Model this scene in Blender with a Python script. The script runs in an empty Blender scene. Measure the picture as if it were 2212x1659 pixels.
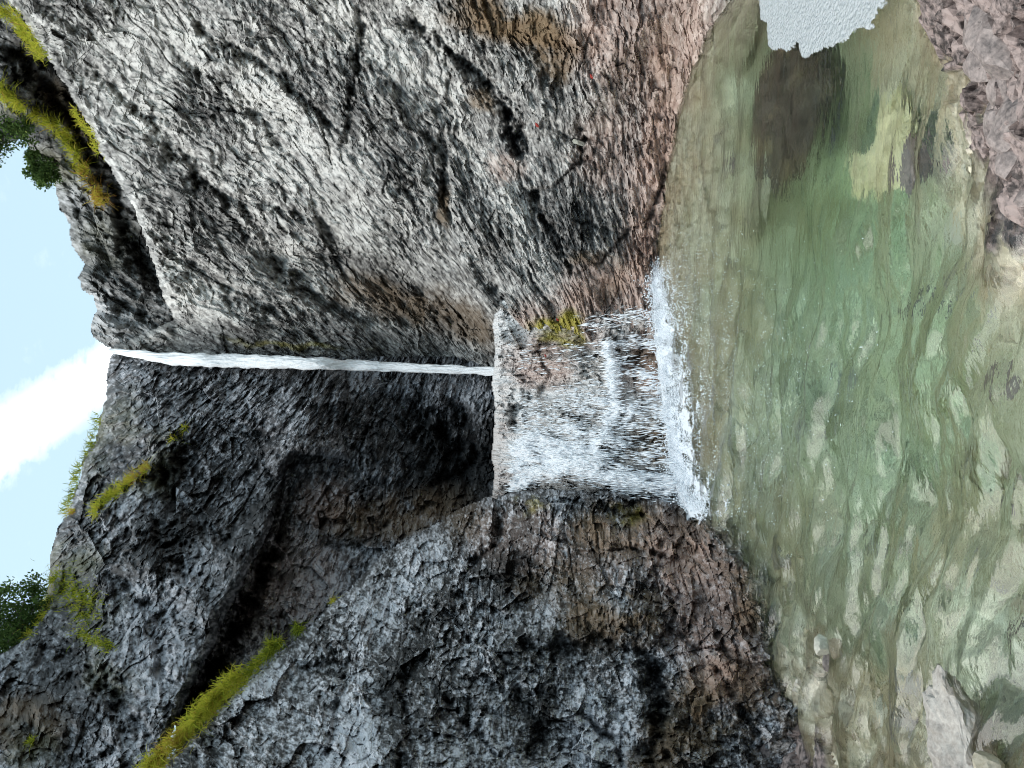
import bpy, math, random
import numpy as np
from mathutils import Vector

# ------------------------------------------------------------------ camera, sky, sun, exposure
SC = bpy.context.scene
COL = SC.collection
CAM_Z = 1.6
cam_d = bpy.data.cameras.new("camera")
cam_d.sensor_width = 36.0
cam_d.lens = 26.0
cam_d.clip_start = 0.05
cam_d.clip_end = 2000
cam = bpy.data.objects.new("camera", cam_d)
COL.objects.link(cam)
cam.location = (0, 0, CAM_Z)
# phone held level, turned on its side: picture right is down in the world, picture up is world +x
from mathutils import Matrix
R = Matrix(((0, 1, 0), (0, 0, -1), (-1, 0, 0)))   # columns: cam x -> -z, cam y -> +x, cam z -> -y
cam.rotation_euler = R.to_euler()
SC.camera = cam

SUN_EL, SUN_AZ = math.radians(58), math.radians(-97)     # azimuth measured from +y towards +x
w = bpy.data.worlds.new("World")
SC.world = w
w.use_nodes = True
nt = w.node_tree
nt.nodes.clear()
N = nt.nodes.new
out = N("ShaderNodeOutputWorld"); bg = N("ShaderNodeBackground")
sky = N("ShaderNodeTexSky"); sky.sky_type = 'NISHITA'; sky.sun_disc = False
sky.sun_elevation = SUN_EL; sky.sun_rotation = SUN_AZ
sky.altitude = 900; sky.air_density = 1.0; sky.dust_density = 2.2; sky.ozone_density = 1.2
tc = N("ShaderNodeTexCoord")
sep = N("ShaderNodeSeparateXYZ"); nt.links.new(tc.outputs['Generated'], sep.inputs[0])
def wm(op, a, b=None, c=None):
    n = N("ShaderNodeMath"); n.operation = op
    for i, v in enumerate((a, b, c)):
        if v is None: continue
        if isinstance(v, (int, float)): n.inputs[i].default_value = v
        else: nt.links.new(v, n.inputs[i])
    return n.outputs[0]
zc = wm('MAXIMUM', sep.outputs[2], 0.06)
px = wm('DIVIDE', sep.outputs[0], zc); py = wm('DIVIDE', sep.outputs[1], zc)
cmb = N("ShaderNodeCombineXYZ"); nt.links.new(px, cmb.inputs[0]); nt.links.new(py, cmb.inputs[1])
nz = N("ShaderNodeTexNoise"); nz.inputs['Scale'].default_value = 9; nz.inputs['Detail'].default_value = 9
nz.inputs['Roughness'].default_value = 0.62
nt.links.new(cmb.outputs[0], nz.inputs['Vector'])
# one streak of cloud: a band in the cloud plane through (.034,1.835) and (-.118,1.445)
dxl, dyl = -.152, -.39; L_ = math.hypot(dxl, dyl); nxl, nyl = -dyl / L_, dxl / L_
dist = wm('ADD', wm('MULTIPLY', px, nxl), wm('MULTIPLY', py, nyl))
dist = wm('ABSOLUTE', wm('SUBTRACT', dist, .028 * nxl + 1.82 * nyl))
dist = wm('ADD', dist, wm('MULTIPLY', wm('SUBTRACT', nz.outputs[0], .5), .22))
band = wm('SUBTRACT', 1.0, wm('DIVIDE', dist, 0.10))
band = wm('MAXIMUM', band, 0)
far = wm('SUBTRACT', nz.outputs[0], 0.5)
cl = wm('ADD', wm('MULTIPLY', band, 1.0), wm('MULTIPLY', wm('MULTIPLY', far, 3.8), wm('ADD', band, .15)))
cl = wm('MINIMUM', wm('MAXIMUM', wm('SUBTRACT', cl, 0.06), 0), 1)
veil = wm('MULTIPLY', wm('MAXIMUM', wm('ADD', far, wm('MULTIPLY', wm('SUBTRACT', sep.outputs[2], .70), 1.4)), 0), 0.9)  # unseen cloud added overhead to brighten ripple reflections and soften the fill
cl = wm('MINIMUM', wm('ADD', cl, veil), 1)
mx = N("ShaderNodeMix"); mx.data_type = 'RGBA'
nt.links.new(cl, mx.inputs[0])
pale = N("ShaderNodeMix"); pale.data_type = 'RGBA'; pale.inputs[0].default_value = 0.5
nt.links.new(sky.outputs[0], pale.inputs[6]); pale.inputs[7].default_value = (5.2, 6.9, 7.2, 1)
nt.links.new(pale.outputs[2], mx.inputs[6]); mx.inputs[7].default_value = (9.5, 9.8, 9.6, 1)
nt.links.new(mx.outputs[2], bg.inputs[0]); bg.inputs[1].default_value = 0.14
nt.links.new(bg.outputs[0], out.inputs[0])

sun_d = bpy.data.lights.new("sun", 'SUN'); sun_d.energy = 2.3; sun_d.angle = math.radians(58)
sun_d.color = (1.0, 0.96, 0.9)
sun = bpy.data.objects.new("sun", sun_d); COL.objects.link(sun)
sd = Vector((math.cos(SUN_EL) * math.sin(SUN_AZ), math.cos(SUN_EL) * math.cos(SUN_AZ), math.sin(SUN_EL)))
sun.rotation_euler = sd.to_track_quat('Z', 'Y').to_euler()
SC.view_settings.view_transform = 'Standard'; SC.view_settings.look = 'None'
SC.view_settings.gamma = 1; SC.view_settings.use_curve_mapping = False
SC.view_settings.exposure = 0.55
SC.render.engine = 'CYCLES'
SC.cycles.use_denoising = True; SC.cycles.filter_width = 1.0
SC.cycles.max_bounces = 8; SC.cycles.transparent_max_bounces = 12
SC.cycles.sample_clamp_indirect = 6

# ------------------------------------------------------------------ helpers
rng = np.random.default_rng(7)
random.seed(7)
K = 2212 * 26 / 36.0          # picture units (2212 wide) per unit tangent
def ray(X, Y):
    return (829.5 - Y) / K, (1106 - X) / K
def pt(X, Y, d):
    a, b = ray(X, Y)
    return np.stack([a * d, d + 0 * a, CAM_Z + b * d], -1)
def on_water(X, Y, z=0.0):
    d = (CAM_Z - (z * .62 if z < 0 else z)) * K / (X - 1106.0)      # things under water look shallower than they lie
    a = (829.5 - Y) / K
    return a * d, d

def _h(ix, iy, seed):
    h = (ix.astype(np.int64) * 374761393 + iy.astype(np.int64) * 668265263 + seed * 2147483647) & 0xffffffff
    h = ((h ^ (h >> 13)) * 1274126177) & 0xffffffff
    h = h ^ (h >> 16)
    h = (h * 2246822519) & 0xffffffff
    return h ^ (h >> 15)
def perlin(u, v, seed=0):
    iu = np.floor(u); iv = np.floor(v); fu = u - iu; fv = v - iv
    iu = iu.astype(np.int64); iv = iv.astype(np.int64)
    su = fu * fu * fu * (fu * (fu * 6 - 15) + 10); sv = fv * fv * fv * (fv * (fv * 6 - 15) + 10)
    def g(di, dj):
        a = _h(iu + di, iv + dj, seed) * (2 * np.pi / 4294967296.0)
        return np.cos(a) * (fu - di) + np.sin(a) * (fv - dj)
    x0 = g(0, 0) * (1 - su) + g(1, 0) * su
    x1 = g(0, 1) * (1 - su) + g(1, 1) * su
    return (x0 * (1 - sv) + x1 * sv) * 1.5
def fbm(u, v, octv=4, seed=0, gain=.5, lac=2.03):
    s = 0; a = 1.0; f = 1.0; t = 0
    for i in range(octv):
        s = s + a * perlin(u * f + 17.3 * i, v * f - 9.1 * i, seed + i * 31); t += a
        a *= gain; f *= lac
    return s / t
def ridged(u, v, octv=3, seed=0, gain=.5):
    s = 0; a = 1.0; f = 1.0; t = 0
    for i in range(octv):
        s = s + a * (1 - 2 * np.abs(perlin(u * f + 7.7 * i, v * f + 3.3 * i, seed + i * 57))); t += a
        a *= gain; f *= 2.1
    return s / t
def facet(u, v, seed=0, tilt=1.2):
    """chipped rock: every cell is a tilted plane at its own height"""
    iu = np.floor(u).astype(np.int64); iv = np.floor(v).astype(np.int64)
    best = np.full(u.shape, 1e9); sec = np.full(u.shape, 1e9); val = np.zeros(u.shape)
    for di in (-1, 0, 1):
        for dj in (-1, 0, 1):
            ci = iu + di; cj = iv + dj
            h1 = _h(ci, cj, seed) / 4294967296.0; h2 = _h(ci, cj, seed + 11) / 4294967296.0
            h3 = _h(ci, cj, seed + 23) / 4294967296.0; h4 = _h(ci, cj, seed + 37) * (2 * np.pi / 4294967296.0)
            dx = u - (ci + h1); dy = v - (cj + h2); d = dx * dx + dy * dy
            hh = (h3 - .5) + tilt * (np.cos(h4) * dx + np.sin(h4) * dy)
            m = d < best
            sec = np.where(m, best, np.minimum(sec, d))
            val = np.where(m, hh, val); best = np.where(m, d, best)
    edge = np.sqrt(sec) - np.sqrt(best)
    return val, edge
def sstep(x):
    x = np.clip(x, 0, 1); return x * x * (3 - 2 * x)

def rbf(ctrl):
    c = np.array(ctrl, float); P = c[:, :2] / 1000.; z = c[:, 2]; n = len(c)
    def phi(r2):
        return np.where(r2 > 1e-12, .5 * r2 * np.log(np.maximum(r2, 1e-12)), 0)
    A = np.zeros((n + 3, n + 3))
    d2 = ((P[:, None] - P[None]) ** 2).sum(-1)
    A[:n, :n] = phi(d2) + np.eye(n) * 1e-4
    A[:n, n] = 1; A[:n, n + 1:] = P; A[n, :n] = 1; A[n + 1:, :n] = P.T
    s = np.linalg.solve(A, np.r_[z, 0, 0, 0])
    def f(X, Y):
        x = X / 1000.; y = Y / 1000.
        o = s[n] + s[n + 1] * x + s[n + 2] * y
        for i in range(n):
            o = o + s[i] * phi((x - P[i, 0]) ** 2 + (y - P[i, 1]) ** 2)
        return o
    return f

def pline(X, Y, pl):
    """distance and signed side to a polyline, and how far along it (0..1)"""
    best = np.full(X.shape, 1e18); sg = np.zeros(X.shape); tt = np.zeros(X.shape)
    n = len(pl) - 1
    for i in range(n):
        x0, y0 = pl[i]; x1, y1 = pl[i + 1]
        dx, dy = x1 - x0, y1 - y0; l2 = dx * dx + dy * dy
        t = np.clip(((X - x0) * dx + (Y - y0) * dy) / l2, 0, 1)
        ex = X - x0 - t * dx; ey = Y - y0 - t * dy; d = ex * ex + ey * ey
        m = d < best
        sg = np.where(m, np.sign(dx * ey - dy * ex), sg)
        tt = np.where(m, (i + t) / n, tt); best = np.where(m, d, best)
    return np.sqrt(best), sg, tt
def inside(X, Y, poly):
    c = np.zeros(X.shape, bool); n = len(poly)
    for i in range(n):
        x0, y0 = poly[i]; x1, y1 = poly[(i + 1) % n]
        if y0 == y1: continue
        m = (Y >= min(y0, y1)) & (Y < max(y0, y1))
        xi = x0 + (Y - y0) * (x1 - x0) / (y1 - y0)
        c ^= m & (X < xi)
    return c

def new_mesh(name, V, F, smooth=False):
    me = bpy.data.meshes.new(name)
    V = np.ascontiguousarray(V, dtype=np.float32)
    me.vertices.add(len(V)); me.vertices.foreach_set('co', V.ravel())
    k = F.shape[1]
    me.loops.add(F.size); me.loops.foreach_set('vertex_index', np.ascontiguousarray(F, dtype=np.int32).ravel())
    me.polygons.add(len(F)); me.polygons.foreach_set('loop_start', np.arange(0, F.size, k, dtype=np.int32))
    me.update(calc_edges=True)
    me.polygons.foreach_set('use_smooth', np.full(len(F), smooth))
    return me
def link(name, me, mat=None, parent=None, label=None, cat=None, group=None, kind=None):
    o = bpy.data.objects.new(name, me); COL.objects.link(o)
    if mat is not None and me is not None and not me.materials: me.materials.append(mat)
    if parent is not None: o.parent = parent
    if label: o['label'] = label
    if cat: o['category'] = cat
    if group: o['group'] = group
    if kind: o['kind'] = kind
    return o
def attr_vec(me, name, A):
    a = me.attributes.new(name, 'FLOAT_VECTOR', 'POINT'); a.data.foreach_set('vector', np.ascontiguousarray(A, dtype=np.float32).ravel())
def attr_f(me, name, A):
    a = me.attributes.new(name, 'FLOAT', 'POINT'); a.data.foreach_set('value', np.ascontiguousarray(A, dtype=np.float32).ravel())

# ------------------------------------------------------------------ materials
class NT:
    def __init__(s, name):
        s.m = bpy.data.materials.new(name); s.m.use_nodes = True; s.t = s.m.node_tree; s.t.nodes.clear()
        s.out = s.n("ShaderNodeOutputMaterial")
    def n(s, typ, **kw):
        x = s.t.nodes.new(typ)
        for k, v in kw.items(): setattr(x, k, v)
        return x
    def l(s, a, b): s.t.links.new(a, b)
    def put(s, sock, v):
        if isinstance(v, (int, float)): sock.default_value = v
        elif isinstance(v, tuple): sock.default_value = v if len(v) == len(sock.default_value) else v + (1,)
        else: s.l(v, sock)
    def math(s, op, a, b=None, clamp=False):
        x = s.n("ShaderNodeMath", operation=op, use_clamp=clamp); s.put(x.inputs[0], a)
        if b is not None: s.put(x.inputs[1], b)
        return x.outputs[0]
    def mix(s, f, a, b, blend='MIX'):
        x = s.n("ShaderNodeMix", data_type='RGBA', blend_type=blend); s.put(x.inputs[0], f); s.put(x.inputs[6], a); s.put(x.inputs[7], b)
        return x.outputs[2]
    def noise(s, vec, scale, detail=4, rough=.55, dist=0):
        x = s.n("ShaderNodeTexNoise"); s.l(vec, x.inputs['Vector']); x.inputs['Scale'].default_value = scale
        x.inputs['Detail'].default_value = detail; x.inputs['Roughness'].default_value = rough; x.inputs['Distortion'].default_value = dist
        return x.outputs[0]
    def ramp(s, f, pts):
        x = s.n("ShaderNodeValToRGB"); s.l(f, x.inputs[0]); e = x.color_ramp.elements
        while len(e) < len(pts): e.new(.5)
        for i, (p, c) in enumerate(pts):
            e[i].position = p; e[i].color = (c, c, c, 1) if isinstance(c, (int, float)) else tuple(c) + (1,)
        return x.outputs[0]
    def attr(s, name, o='Vector'):
        x = s.n("ShaderNodeAttribute"); x.attribute_name = name; return x.outputs[o]
    def scale(s, vec, sx, sy, sz=1, off=(0, 0, 0)):
        x = s.n("ShaderNodeMapping"); s.l(vec, x.inputs[0]); x.inputs['Scale'].default_value = (sx, sy, sz); x.inputs['Location'].default_value = off
        return x.outputs[0]
    def pbr(s, color, rough=.7, bump=None, bs=.3, bd=.02, spec=.5, **kw):
        b = s.n("ShaderNodeBsdfPrincipled"); s.put(b.inputs['Base Color'], color); s.put(b.inputs['Roughness'], rough)
        b.inputs['Specular IOR Level'].default_value = spec
        for k, v in kw.items(): s.put(b.inputs[k], v)
        if bump is not None:
            bn = s.n("ShaderNodeBump"); s.l(bump, bn.inputs['Height']); bn.inputs['Strength'].default_value = bs; bn.inputs['Distance'].default_value = bd
            s.l(bn.outputs[0], b.inputs['Normal'])
        s.l(b.outputs[0], s.out.inputs[0])
        return b

def rock_material(name, dark, mid, light, wet=0.0, flecky=1.0, an=1.0):
    """flow = strata coordinates in hundreds of picture units; masks brown/pink/pale/moss/black are where those stains grow; some pale and black spots paint light and shade"""
    t = NT(name)
    fl = t.attr('flow')
    f1 = t.noise(t.scale(fl, 3.4 * an, 13.0 / an ** .35), 1.0, 6, .62, .3)        # flecks drawn out along the strata
    f2 = t.noise(t.scale(fl, 9.0 * an, 23.0, 1, (3, 5, 0)), 1.0, 3, .55)
    f3 = t.noise(t.scale(fl, .35, 1.1, 1, (9, 1, 0)), 1.0, 5, .6, .5)    # tone patches
    f4 = t.noise(t.scale(fl, .9, .9, 1, (2, 7, 0)), 1.0, 5, .6)
    v = t.math('ADD', t.math('MULTIPLY', f1, .62 * flecky), t.math('MULTIPLY', f2, .38 * flecky))
    v = t.math('ADD', v, t.math('MULTIPLY', t.math('SUBTRACT', f3, .5), .42))
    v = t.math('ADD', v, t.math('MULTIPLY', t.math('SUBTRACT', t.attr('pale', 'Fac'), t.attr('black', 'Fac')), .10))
    v = t.math('ADD', v, .5 - .5 * flecky)
    col = t.ramp(v, [(.38, dark), (.465, mid), (.53, tuple(.6 * a + .4 * b for a, b in zip(mid, light))), (.60, light)])
    # stains, and shade painted into hollows
    br = t.math('MULTIPLY', t.attr('brown', 'Fac'), t.ramp(f4, [(.36, 0), (.50, 1)]))
    col = t.mix(t.math('MULTIPLY', br, .95, True), col, t.mix(f1, (.045, .027, .01), (.26, .17, .09)))
    pk = t.math('MULTIPLY', t.attr('pink', 'Fac'), t.ramp(f3, [(.3, .35), (.55, 1)]))
    col = t.mix(t.math('MULTIPLY', pk, .75, True), col, t.mix(f1, (.20, .11, .08), (.66, .48, .40)))
    mo = t.math('MULTIPLY', t.attr('moss', 'Fac'), t.ramp(f4, [(.4, 0), (.52, 1)]))
    col = t.mix(t.math('MULTIPLY', mo, .9, True), col, t.mix(f2, (.06, .055, .008), (.52, .44, .08)))
    gr = t.math('MULTIPLY', t.attr('green', 'Fac'), t.ramp(f3, [(.4, 0), (.56, 1)]))
    col = t.mix(t.math('MULTIPLY', gr, .8, True), col, t.mix(f2, (.018, .022, .01), (.15, .14, .05)))
    bl = t.math('MULTIPLY', t.attr('black', 'Fac'), t.ramp(f4, [(.35, .2), (.6, 1)]))  # dark streaks, plus shade painted into cave, overhang and recess
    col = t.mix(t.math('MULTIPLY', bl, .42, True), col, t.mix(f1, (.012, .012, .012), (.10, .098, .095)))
    sz = t.n("ShaderNodeSeparateXYZ"); t.l(t.n("ShaderNodeNewGeometry").outputs['Position'], sz.inputs[0])
    silt = t.ramp(t.math('ADD', t.math('MULTIPLY', sz.outputs[2], -1), t.math('MULTIPLY', f4, .12)), [(.03, 0), (.16, 1)])
    col = t.mix(t.math('MULTIPLY', silt, .88), col, t.mix(f1, (.30, .27, .17), (.62, .58, .44)))       # silt and lime on the drowned part
    hgt = t.math('ADD', f1, t.math('MULTIPLY', f2, .6))
    t.pbr(col, t.ramp(f4, [(.3, max(.25, .62 - wet)), (.7, .85 - wet * .6)]), hgt, .55, .035, .4)
    return t.m

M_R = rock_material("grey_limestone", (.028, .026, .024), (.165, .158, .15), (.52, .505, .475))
M_U = rock_material("shaded_limestone", (.02, .02, .02), (.10, .10, .095), (.36, .36, .36))  # darker copy of the grey limestone, shade put into its colour
M_L = rock_material("shade_dark_limestone", (.012, .012, .013), (.052, .052, .055), (.38, .385, .41), an=1.5)  # left walls: colour lowered to stand for shade from the opposite wall
M_N = rock_material("blocky_limestone", (.012, .012, .012), (.062, .06, .058), (.56, .565, .59), an=2.0)  # near left wall, its colour likewise darkened in place of shade
M_K = rock_material("washed_limestone", (.07, .06, .055), (.36, .34, .32), (.68, .67, .66), .25, .8)

MASK_NAMES = ('brown', 'pink', 'pale', 'moss', 'black', 'green')
def masks(X, Y, spots):
    wX = X + 26 * fbm(X / 70., Y / 70., 4, 91); wY = Y + 26 * fbm(X / 70. + 50, Y / 70., 4, 92)
    out = {k: np.zeros(X.shape) for k in MASK_NAMES}
    for (ch, cx, cy, rx, ry, ang, st) in spots:
        c, s = math.cos(math.radians(ang)), math.sin(math.radians(ang))
        ex = ((wX - cx) * c + (wY - cy) * s) / rx; ey = (-(wX - cx) * s + (wY - cy) * c) / ry
        out[ch] = np.maximum(out[ch], st * sstep(1.6 - 1.1 * np.sqrt(ex * ex + ey * ey)))
    return out

SURF = {}
def rock_mass(key, name, label, box, step, ctrl, poly, C, feats, mat, spots,
              amp=1.0, edge=(0, 1), jag=6, blk=(60, 22), kind='structure', skirt=.22, long=3.0, sla=1.0, fa=1.0):
    x0, x1, y0, y1 = box
    xs = np.arange(x0, x1 + step, step, float); ys = np.arange(y0, y1 + step, step, float)
    X, Y = np.meshgrid(xs, ys, indexing='ij')
    D = rbf(ctrl)(X, Y)
    wX = X + 16 * fbm(X / 60., Y / 60., 4, 5) + 4 * perlin(X / 9., Y / 9., 8)
    wY = Y + 16 * fbm(X / 60. + 90, Y / 60., 4, 6) + 4 * perlin(X / 9., Y / 9. + 40, 9)
    gn = np.clip(.95 + 1.3 * fbm(X / 34., Y / 34., 3, 140), .3, 1.7)
    for f in feats:
        mode, pl, wd, am = f[:4]
        d, sg, t = pline(wX, wY, pl)
        if mode == 'groove':
            taper = np.clip(np.minimum(t, 1 - t) * 6 + .15, 0, 1)
            D = D + (.75 if key == 'R' else 1) * am * np.exp(-(d / (wd * (.45 + .5 * taper) * gn)) ** 1.5) * taper * gn
        elif mode == 'bump': D = D - am * np.exp(-(d / wd) ** 2)
        elif mode == 'step':      # surface right of the line (sg>0) lies am farther away, fading over f[4] units
            e = np.clip(1 - d / f[4], 0, 1)
            D = D + am * sstep(.5 + sg * d / wd * .5) * np.where(sg > 0, e, 1) * np.where(sg > 0, 1, 0) if len(f) > 5 else D + am * sstep(.5 + sg * d / wd * .5) * np.where(sg > 0, e, 1)
    cx, cy = C
    r = np.hypot(X - cx, Y - cy); th = np.arctan2(Y - cy, X - cx)
    th = np.where(th < -1.0, th + 2 * np.pi, th) if cx > 1300 else th
    u = r / 100.; v = th * 9.0
    # domain warp so that the strata wander
    wu = u + .12 * fbm(u * 1.2, v * 1.2, 3, 21); wv = v + .16 * fbm(u * .9, v * .9, 3, 22)
    ds = D / 10.0                    # picture-scale relief grows with distance
    f1, e1 = facet(wu * 100 / (blk[0] * long * .7), wv * 100 / blk[0], 3, 1.5)
    f2, e2 = facet(wu * 100 / (blk[1] * long), wv * 100 / blk[1], 4, 1.6)
    f3, e3 = facet(wu * 100 / (blk[1] * .45 * long), wv * 100 / (blk[1] * .45), 6, 1.6)
    big = fbm(wu / 2.2, wv / 1.5, 4, 30)
    rd = ridged(wu / 1.1, wv * 1.4, 3, 33)
    fine = fbm(wu * 3.2, wv * 10., 4, 40, .6)
    rough = .55 + .9 * sstep(.5 + 1.4 * fbm(u / 1.6 + 31, v / 1.6, 3, 77))
    sl = np.abs(perlin(wu * .9 + 5, wv * 3.4, 141)); sl2 = np.abs(perlin(wu * 2.0 + 5, wv * 8.5, 142))
    xu = u + .35 * (wu - u); xv = v + .45 * (wv - v)
    jn = np.exp(-(perlin(xu * .26 + 2, xv * 2.1, 151) / .035) ** 2) * sstep(.9 + 2 * fbm(u / 1.7, v / 1.7, 2, 152)) + .6 * np.exp(-(perlin(xu * .55 + 2, xv * 4.6, 153) / .04) ** 2) * sstep(.5 + 2 * fbm(u / 1.1 + 5, v / 1.1, 2, 154))
    rel = .06 * amp * jn - .09 * sla * amp * (sl + .6 * sl2) * (.4 + rough) -.34 * big - .10 * rd - .11 * ridged(wu / 3.2 + 4, wv * .62 + 2, 2, 163) - amp * rough * (fa * (.085 * f1 + .055 * f2 + .032 * f3) + .085 * fine) \
          + amp * .025 * np.exp(-(e1 / .07) ** 2) * sstep(2 * fbm(u / 1.1 + 3, v / 1.1, 3, 78))
    D = D + rel * ds
    jx = X + jag * fbm(X / 22., Y / 22., 4, 51) * 2; jy = Y + jag * fbm(X / 22. + 9, Y / 22., 4, 52) * 2
    vin = inside(jx, jy, poly)
    if edge[0]:
        d, _, _ = pline(X, Y, list(poly) + [poly[0]])
        D = D + edge[0] * np.clip(1 - d / edge[1], 0, 1) ** 2
    V = pt(X, Y, D).reshape(-1, 3)
    nx, ny = X.shape
    idx = np.arange(nx * ny).reshape(nx, ny)
    q = np.stack([idx[:-1, :-1], idx[1:, :-1], idx[1:, 1:], idx[:-1, 1:]], -1).reshape(-1, 4)
    keep = (vin[:-1, :-1] & vin[1:, :-1] & vin[1:, 1:] & vin[:-1, 1:]).ravel()
    q = q[keep]
    # rim carried back into the hill
    E = np.concatenate([q[:, [0, 1]], q[:, [1, 2]], q[:, [2, 3]], q[:, [3, 0]]])
    key_ = np.sort(E, 1); kk = key_[:, 0].astype(np.int64) * (nx * ny) + key_[:, 1]
    _, first, cnt = np.unique(kk, return_index=True, return_counts=True)
    be = E[first[cnt == 1]]
    bv = np.unique(be); mp = np.full(nx * ny, -1); mp[bv] = nx * ny + np.arange(len(bv))
    origin = np.array([0, 0, CAM_Z])
    V2 = origin + (V[bv] - origin) * (1 + skirt)
    q2 = np.stack([be[:, 1], be[:, 0], mp[be[:, 0]], mp[be[:, 1]]], -1)
    Vall = np.concatenate([V, V2]); Fall = np.concatenate([q, q2])
    used = np.unique(Fall); rm = np.full(len(Vall), -1); rm[used] = np.arange(len(used))
    src = np.concatenate([np.arange(nx * ny), bv])[used]
    me = new_mesh(name, Vall[used], rm[Fall])
    fl = np.stack([u, v, 0 * u], -1).reshape(-1, 3)[src]
    attr_vec(me, 'flow', fl)
    mk = masks(X, Y, spots)
    for k in MASK_NAMES: attr_f(me, k, mk[k].ravel()[src])
    o = link(name, me, mat, label=label, kind=kind)
    SURF[key] = (xs, ys, D)
    return o
def sd_at(key, X, Y):
    xs, ys, D = SURF[key]
    i = int(np.clip(round((X - xs[0]) / (xs[1] - xs[0])), 0, len(xs) - 1)); j = int(np.clip(round((Y - ys[0]) / (ys[1] - ys[0])), 0, len(ys) - 1))
    return D[i, j]
def on(key, X, Y, off=0.0):
    d = sd_at(key, X, Y) - off
    return Vector(pt(np.array(float(X)), np.array(float(Y)), d).tolist())

# ------------------------------------------------------------------ cliffs
CR = (1500, 1300); CL = (1200, 150)
# upper right rim behind the big slab
rock_mass('U', 'cliff', 'dark overgrown upper cliff under the skyline, above the pale slab, right of the falls',
    (-180, 560, -320, 790), 2.2,
    [(-150, -300, 12), (-150, 0, 14), (-150, 300, 17), (0, 100, 14), (0, 250, 15.5), (60, 300, 17), (150, 330, 16.5), (120, 420, 18), (180, 580, 19.5), (200, 700, 20.5), (240, 760, 20.5),
     (200, 250, 15.6), (250, 400, 17), (300, 500, 18.5), (380, 650, 19.5), (500, 740, 19), (540, 500, 18), (300, 100, 14), (500, 0, 13)],
    [(-180, -320), (-180, 300), (-60, 330), (0, 318), (50, 300), (62, 320), (85, 372), (115, 398), (122, 425), (130, 455), (150, 485), (150, 520), (164, 548), (182, 570), (168, 598), (176, 628),
     (200, 640), (208, 668), (194, 700), (200, 730), (236, 750), (262, 764), (560, 790), (560, -320)],
    CR, [('groove', [(0, 90), (70, 150), (130, 230), (190, 330), (240, 430), (300, 540), (345, 640)], 26, .8),
         ('groove', [(150, 640), (230, 640), (300, 680), (420, 740)], 12, .5),
         ('bump', [(0, 195), (60, 235), (110, 265), (160, 320), (200, 400), (240, 450)], 20, .5)],
    M_U, [('black', 120, 190, 190, 26, 52, 1), ('black', 260, 470, 160, 30, 60, .8), ('green', 110, 300, 120, 60, 50, .9), ('black', 270, 600, 100, 50, 60, .5),  # black paints the shade under the overhang into the rock
          ('brown', 150, 240, 150, 30, 50, .7), ('green', 30, 230, 80, 80, 0, 1), ('green', 230, 520, 60, 60, 0, .5), ('pale', 260, 690, 60, 25, 30, .6)],
    amp=1.1, edge=(1.0, 25), jag=3, blk=(46, 20))
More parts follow.
